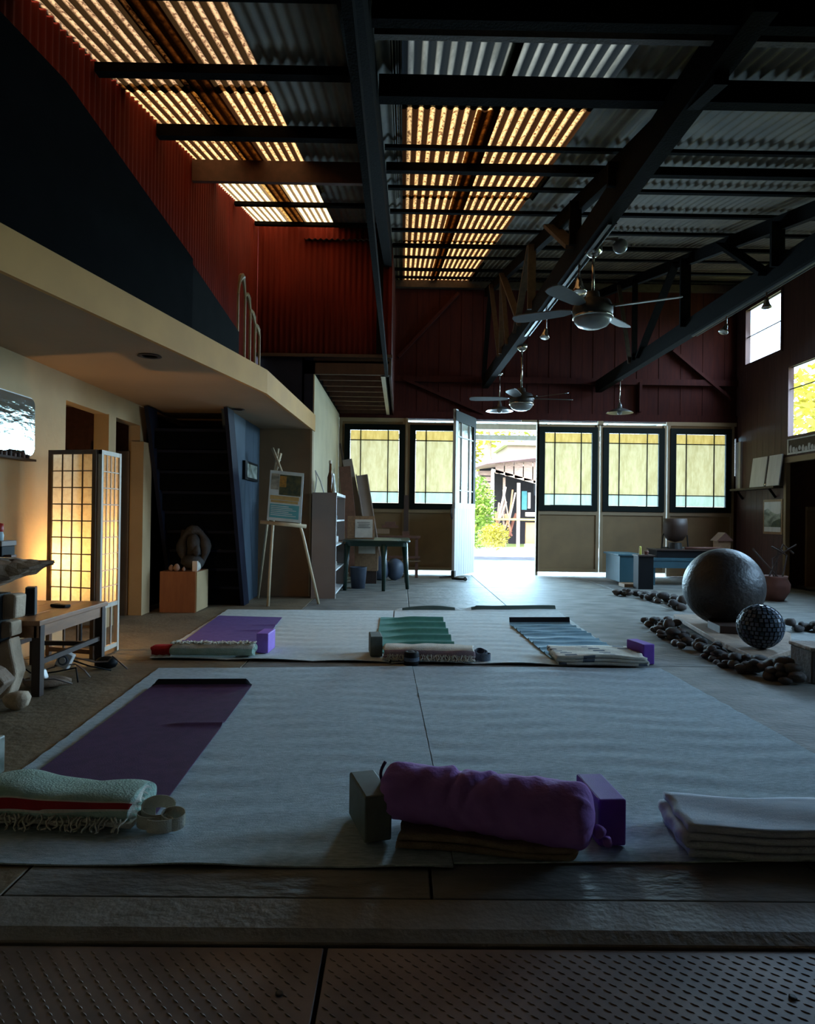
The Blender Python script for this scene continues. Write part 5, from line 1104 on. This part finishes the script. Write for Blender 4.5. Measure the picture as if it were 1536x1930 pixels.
# blue cabinet + bench
cb = thing('teal_cabinet', 'low teal painted cabinet and bench before the right doors', 'cabinet', (4.1, 11.3, 0))
MB().box(3.50, 3.86, 11.0, 11.75, .05, .47).build('end_cabinet', 'teal_paint', cb, bevel=.005); MB().box(3.47, 3.89, 10.98, 11.8, .47, .50).build('top', 'teal_paint', cb, bevel=.005)
MB().box(3.89, 5.1, 11.05, 11.75, .40, .44).build('bench_top', 'teal_paint', cb); MB().box(3.89, 5.1, 11.06, 11.09, .28, .40).build('apron', 'teal_paint', cb)
for x in (4.05, 5.05): MB().box(x, x + .05, 11.08, 11.13, 0, .40).build('leg', 'teal_paint', cb)
MB().box(3.48, 3.90, 10.7, 10.98, 0.0, .05).build('foot_board', 'wood', cb)
pd = thing('black_pedestal', 'narrow black pedestal in front of the teal cabinet', 'pedestal', (3.70, 10.55, 0)); MB().box(3.60, 3.83, 10.42, 10.65, 0, .50).build('shaft', 'black', pd, bevel=.004); MB().box(3.585, 3.845, 10.40, 10.67, .50, .52).build('cap', 'dark_wood', pd)
o = MB().lathe([(0, 0), (.018, 0), (.016, .11), (.010, .13), (0, .13)], (0, 0, 0), 12).build('candle', 'yellow'); o.location = (3.66, 10.52, .52); tag(o, 'single yellow candle on the black pedestal', 'candle')
o = MB().lathe([(0, 0), (.03, 0), (.04, .05), (.03, .06), (0, .06)], (0, 0, 0), 12).build('small_pot', 'terracotta'); o.location = (3.75, 10.52, .52); tag(o, 'tiny dark pot beside the yellow candle', 'pot')
ty = thing('dark_tray_box', 'long dark box lying on the teal bench', 'box', (4.5, 11.35, .44)); MB().box(4.15, 5.15, 11.15, 11.55, .44, .56).build('body', 'black', ty, bevel=.005); MB().box(4.13, 5.17, 11.13, 11.57, .56, .58).build('lid', 'dark_wood', ty)
pt = thing('cauldron', 'round black pot held in a stand on the dark box', 'pot', (4.5, 11.35, .58)); MB().lathe([(0, .03), (.12, .06), (.19, .16), (.195, .30), (.185, .42), (.17, .42), (.175, .30), (.16, .18), (0, .10)], (4.52, 11.35, .66), 28).build('bowl', 'dark_wood', pt, smooth=True)
MB().tube([(4.30, 11.35, .58), (4.32, 11.35, .80), (4.38, 11.35, .92)], .012, 6).tube([(4.74, 11.35, .58), (4.72, 11.35, .80), (4.66, 11.35, .92)], .012, 6).tube([(4.30, 11.35, .60), (4.74, 11.35, .60)], .012, 6).lathe([(.09, .0), (.12, 0), (.10, .10), (.08, .1)], (4.52, 11.35, .581), 16).build('stand', 'iron', pt)
rl = thing('rolling_pin', 'pinkish wooden bar lying across the dark box', 'bar', (4.9, 11.4, .6)); MB().tube([(4.62, 11.18, .60), (5.25, 11.25, .60)], .022, 10).build('bar', 'terracotta', rl, smooth=True)
hs = thing('bird_house', 'small pale house shaped box with dark roof behind the big ball', 'ornament', (5.33, 11.4, .44)); MB().box(5.22, 5.42, 11.3, 11.5, .0, .72).build('body', 'wood', hs); fixn(MB().prism([(5.18, .72), (5.46, .72), (5.32, .86)], 11.27, 11.53).build('roof', 'redbrown', hs))
tp = thing('terracotta_pot', 'big terracotta pot on the floor right of the ball', 'pot', (5.0, 9.2, 0)); MB().lathe([(0, 0), (.12, 0), (.19, .12), (.20, .22), (.16, .30), (.17, .33), (.15, .33), (.14, .28), (0, .2)], (5.0, 9.2, 0), 24).build('pot', 'terracotta', tp, smooth=True)
for k in range(5):
    a = [(5.0 + .12 * math.sin(k), 9.2, .25), (5.0 + .25 * math.sin(k * 2.2), 9.25, .55 + .05 * k), (5.0 + .30 * math.cos(k * 1.7), 9.2, .75 - .03 * k)]; MB().tube(a, .012, 6).build('twig', 'dark_wood', tp)
# shelf on right wall with two white boards and picture
sh = thing('plank_shelf', 'brown plank shelf on the right wall holding two pale boards', 'shelf', (RX - .08, 11.9, 1.62)); MB().box(RX - .16, RX - .002, 11.2, 12.7, 1.60, 1.635).build('plank', 'timber_lit', sh)
for y in (11.4, 12.5): MB().bar((RX - .01, y, 1.45), (RX - .12, y, 1.6), .03, .03).build('bracket', 'timber', sh)
for k, (y0, y1, lab) in enumerate(((11.50, 11.98, 'farther'), (11.05, 11.44, 'nearer'))):
    o = MB().obox((0, 0, .255), (.02, y1 - y0, .51), ry=.12).build('pale_board', 'white_paint', bevel=.004); o.location = (RX - .12, (y0 + y1) / 2, 1.636); tag(o, '%s of the two pale boards standing on the right wall shelf' % lab, 'board', 'pale boards on the wall shelf')
o = MB().ball((0, 0, .03), .03, 12).build('glass_ball', 'chrome', smooth=True); o.location = (RX - .14, 11.46, 1.57 - .03 + .095); tag(o, 'tiny shiny ball at the shelf edge between the pale boards', 'ornament')
pw = thing('framed_landscape', 'pale landscape picture in a thin frame on the right wall', 'picture', (RX - .02, 11.45, 1.13)); MB().box(RX - .03, RX - .005, 11.16, 11.75, .84, 1.42).build('frame', 'wood', pw); MB().box(RX - .034, RX - .03, 11.2, 11.71, .88, 1.38).build('print', 'white_paint', pw); fixn(MB().prism([(11.2, .96), (11.71, .96), (11.71, 1.24), (11.6, 1.27), (11.45, 1.20), (11.3, 1.17), (11.2, 1.19)], RX - .036, RX - .0345, axis='x').build('print_hills', 'photo_grey', pw)); fixn(MB().prism([(11.2, .96), (11.5, .96), (11.42, 1.05), (11.3, 1.08), (11.2, 1.10)], RX - .038, RX - .0365, axis='x').build('print_foreground', 'photo_dark', pw))
t = MB().box(RX - .04, RX - .0, 12.55, 12.72, 1.64, 2.5).build('pale_strip', 'white_paint'); tag(t, 'narrow pale strip standing in the far right corner above the shelf', 'board')
pn = thing('tall_panel', 'tall pale panel standing inside the right opening', 'panel', (6.8, 11.2, 0)); MB().obox((6.80, 11.2, .65), (.42, .04, 1.30), rz=.1).build('panel', 'tan_panel', pn); MB().obox((6.80, 11.17, 1.27), (.42, .02, .05), rz=.1).build('cap', 'tan_trim', pn)
cv = thing('carved_sign', 'weathered carved panel hanging above the right opening', 'carving', (RX - .03, 10.6, 2.2)); MB().box(RX - .04, RX - .005, 9.9, 11.0, 2.12, 2.37).build('panel', 'timber_lit', cv); MB().box(RX - .05, RX - .04, 9.9, 11.0, 2.12, 2.15).box(RX - .05, RX - .04, 9.9, 11.0, 2.35, 2.37).box(RX - .05, RX - .04, 10.97, 11.0, 2.15, 2.35).build('border', 'white_paint', cv)
t = MB()
for k in range(12): t.ball((RX - .042, 10.0 + k * .083, 2.17 + .018 * (k % 3)), .045, 8, sc=(.25, .8, 1 + .4 * (k % 2)), jit=.3, seed=k)
t.build('carving', 'white_paint', cv)

# ================================================================== OUTSIDE
gd = sroot('ground_outside', 'sunlit ground beyond the doors', 'ground')
MB().box(-60, 60, 18.5, 24.6, -.12, -.015).build('road', 'road', gd)
MB().box(-60, 60, 24.6, 70, -.12, -.01).build('yard', 'grass', gd)
MB().box(-60, -4.4, -30, 18.5, -.12, -.02).box(6.4, 60, -30, 18.5, -.12, -.02).build('verge', 'grass', gd)
MB().box(-4.4, 6.4, 12.85, 12.95, -.12, -.09).build('gutter', 'concrete2', gd)
cn = thing('door_canopy', 'white framed canopy roof outside the doorway', 'canopy', (2.5, 15.2, 2.9))
MB().box(-1.5, 6.4, 12.95, 13.05, 2.86, 3.02).build('wall_beam', 'tan_trim', cn)
for y in (14.6, 16.6): MB().box(-1.5, 6.4, y, y + .08, 2.92, 3.04).build('beam', 'white_paint', cn)
for x in (-.6, .6, 1.8, 3.0, 4.2, 5.4): MB().bar((x, 13.0, 3.07), (x + .35, 16.6, 3.07), .07, .09).build('rafter', 'white_paint', cn)
nst = 60; vs = []; fs = []
for i in range(nst * 4 + 1):
    x = -1.5 + 7.9 * i / (nst * 4)
    for y in (12.9, 16.9): vs.append((x, y, 3.16 + .012 * math.sin(2 * PI * i / 4)))
for i in range(nst * 4): fs.append((2 * i, 2 * i + 1, 2 * i + 3, 2 * i + 2))
MB().add(vs, fs).build('roof_sheet', 'galv', cn, smooth=True)
for x in (-1.4, 6.2): MB().bar((x, 16.6, 0), (x, 16.6, 3.0), .09, .09).build('post', 'white_paint', cn)
# shack
sk = thing('shack', 'open timber shack with faded pinkish roof across the road', 'shed', (4.4, 25, 0))
SY = 24.9
fixn(MB().prism([(2.4, 2.75), (3.0, 2.95), (6.8, 3.45), (6.8, 3.55), (3.0, 3.07), (2.4, 2.85)], SY - .6, SY + 3.0).build('roof', 'shack_roof', sk))
MB().box(3.1, 7.2, SY + 2.6, SY + 2.7, 0, 3.1).box(7.1, 7.2, SY, SY + 2.6, 0, 3.1).build('back_wall', 'dark_in', sk)
for k in range(12): MB().box(2.75, 3.24, SY + .04, SY + .07, .25 + k * .21, .42 + k * .21).build('plank', 'shack_wood', sk)
MB().box(3.22, 3.34, SY, SY + .1, 0, 2.75).build('post', 'white_paint', sk); MB().box(4.16, 4.27, SY - .1, SY, 0, 2.3).build('post', 'pale_wood', sk); MB().box(3.68, 3.76, SY + .1, SY + .2, 0, 2.5).build('post', 'shack_wood', sk)
for k in range(8):
    x = 3.35 + k * .34; MB().box(x, x + .30, SY - .22, SY - .18, 2.62 - k * .08, 3.02 + k * .01).build('gable_board', 'shack_wood', sk)
MB().bar((3.2, SY - .2, 2.75), (6.0, SY - .2, 2.0), .04, .10).build('barge_board', 'pale_wood', sk)
MB().box(3.22, 6.4, SY - .15, SY - .1, .95, 1.02).build('yellow_rail', 'yellow', sk)
MB().box(4.5, 6.5, SY - .05, SY + .1, .12, .88).build('low_wall', 'earth', sk); MB().box(4.5, 6.5, SY - .1, SY + .15, 1.1, 1.25).build('counter', 'pale_wood', sk); MB().box(4.4, 6.6, SY - .5, SY - .3, 0, .12).build('step', 'white_paint', sk)
rg = random.Random(5)
for k in range(16):
    x = 3.35 + rg.random() * .8; a = (x, SY + .15 - rg.random() * .2, rg.uniform(0, .9)); b2 = (x + rg.uniform(-.25, .3), SY + rg.random() * .2 - .1, a[2] + rg.uniform(.5, 1.3)); MB().bar(a, b2, .05, rg.uniform(.04, .09)).build('stored_timber', ['pale_wood', 'earth', 'shack_wood', 'terracotta'][k % 4], sk)
for k, (x, z, w_, h, m) in enumerate(((4.55, 1.35, .16, .7, 'poster_teal'), (4.75, 1.4, .10, .6, 'white'), (5.3, 1.5, .3, .25, 'pale_wood'), (5.6, 1.9, .2, .2, 'poster_blue'), (5.0, 1.9, .12, .5, 'bucket'))): MB().box(x, x + w_, SY + 1, SY + 1.2, z, z + h).build('stored_crate', m, sk)
sb = thing('sign_board', 'blank pale board mounted on the shack front', 'sign', (5.3, SY - .3, 2.6)); MB().box(4.85, 5.6, SY - .4, SY - .35, 2.25, 2.8).build('board', 'photo_grey', sb)
hb = thing('grey_building', 'grey flat walled building behind the shack', 'building', (6, 33, 0)); MB().box(4.9, 11, 32, 36, 0, 4.4).build('wall', 'grey_shelf', hb); MB().box(4.7, 11.2, 31.8, 36.2, 4.4, 4.55).build('roof', 'white_paint', hb)
def foliage(name, label, c, rad, n, ls, m, seed, trunk=None, cat='tree'):
    rg = random.Random(seed); r = thing(name, label, cat, (c[0], c[1], 0)); t = MB()
    for q in range(n):
        d = Vector((rg.gauss(0, 1), rg.gauss(0, 1), rg.gauss(0, 1))).normalized() * (rg.random() ** .45); p = Vector(c) + Vector((d.x * rad[0], d.y * rad[1], d.z * rad[2]))
        if p.z < .02: p.z = .05
        a, b2 = rg.uniform(0, 6.28), rg.uniform(-.9, .9); u = Vector((math.cos(a), math.sin(a), b2)).normalized(); v = u.cross(Vector((rg.random(), rg.random(), 1))).normalized(); l = ls * rg.uniform(.6, 1.4); w_ = l * .4
        t.add([p - u * l * .5, p + v * w_ * .5, p + u * l * .5, p - v * w_ * .5], [(0, 1, 2, 3)])
    o = t.build('foliage', m, r); o['kind'] = 'stuff'
    if trunk: MB().tube([(c[0], c[1], 0), (c[0] + .1, c[1], c[2] * .6), (c[0], c[1], c[2])], [trunk, trunk * .7, trunk * .3], 8).build('trunk', 'shack_wood', r)
    return r
foliage('bush', 'bright green leafy bush at the left of the doorway view', (2.55, 23.4, 1.2), (.65, .6, 1.3), 2600, .16, 'leaf', 1, cat='bush')
foliage('bush', 'low yellow green bush at the foot of the shack post', (3.0, 22.2, .45), (.5, .35, .45), 1200, .12, 'leaf_y', 2, cat='bush')
foliage('tree', 'yellow green tree above the shack roof', (5.0, 40, 7.0), (4.0, 2.5, 1.9), 1500, .5, 'leaf_y', 3, trunk=.2)
foliage('tree', 'feathery tree at the left behind the shack', (2.6, 33, 4.0), (1.3, 1.2, 1.6), 700, .45, 'leaf_y', 4, trunk=.1)
foliage('tree', 'yellow green tree outside the wide side window', (11.6, 19, 4.3), (2.4, 1.8, 1.1), 1500, .32, 'leaf_y', 6, trunk=.2)
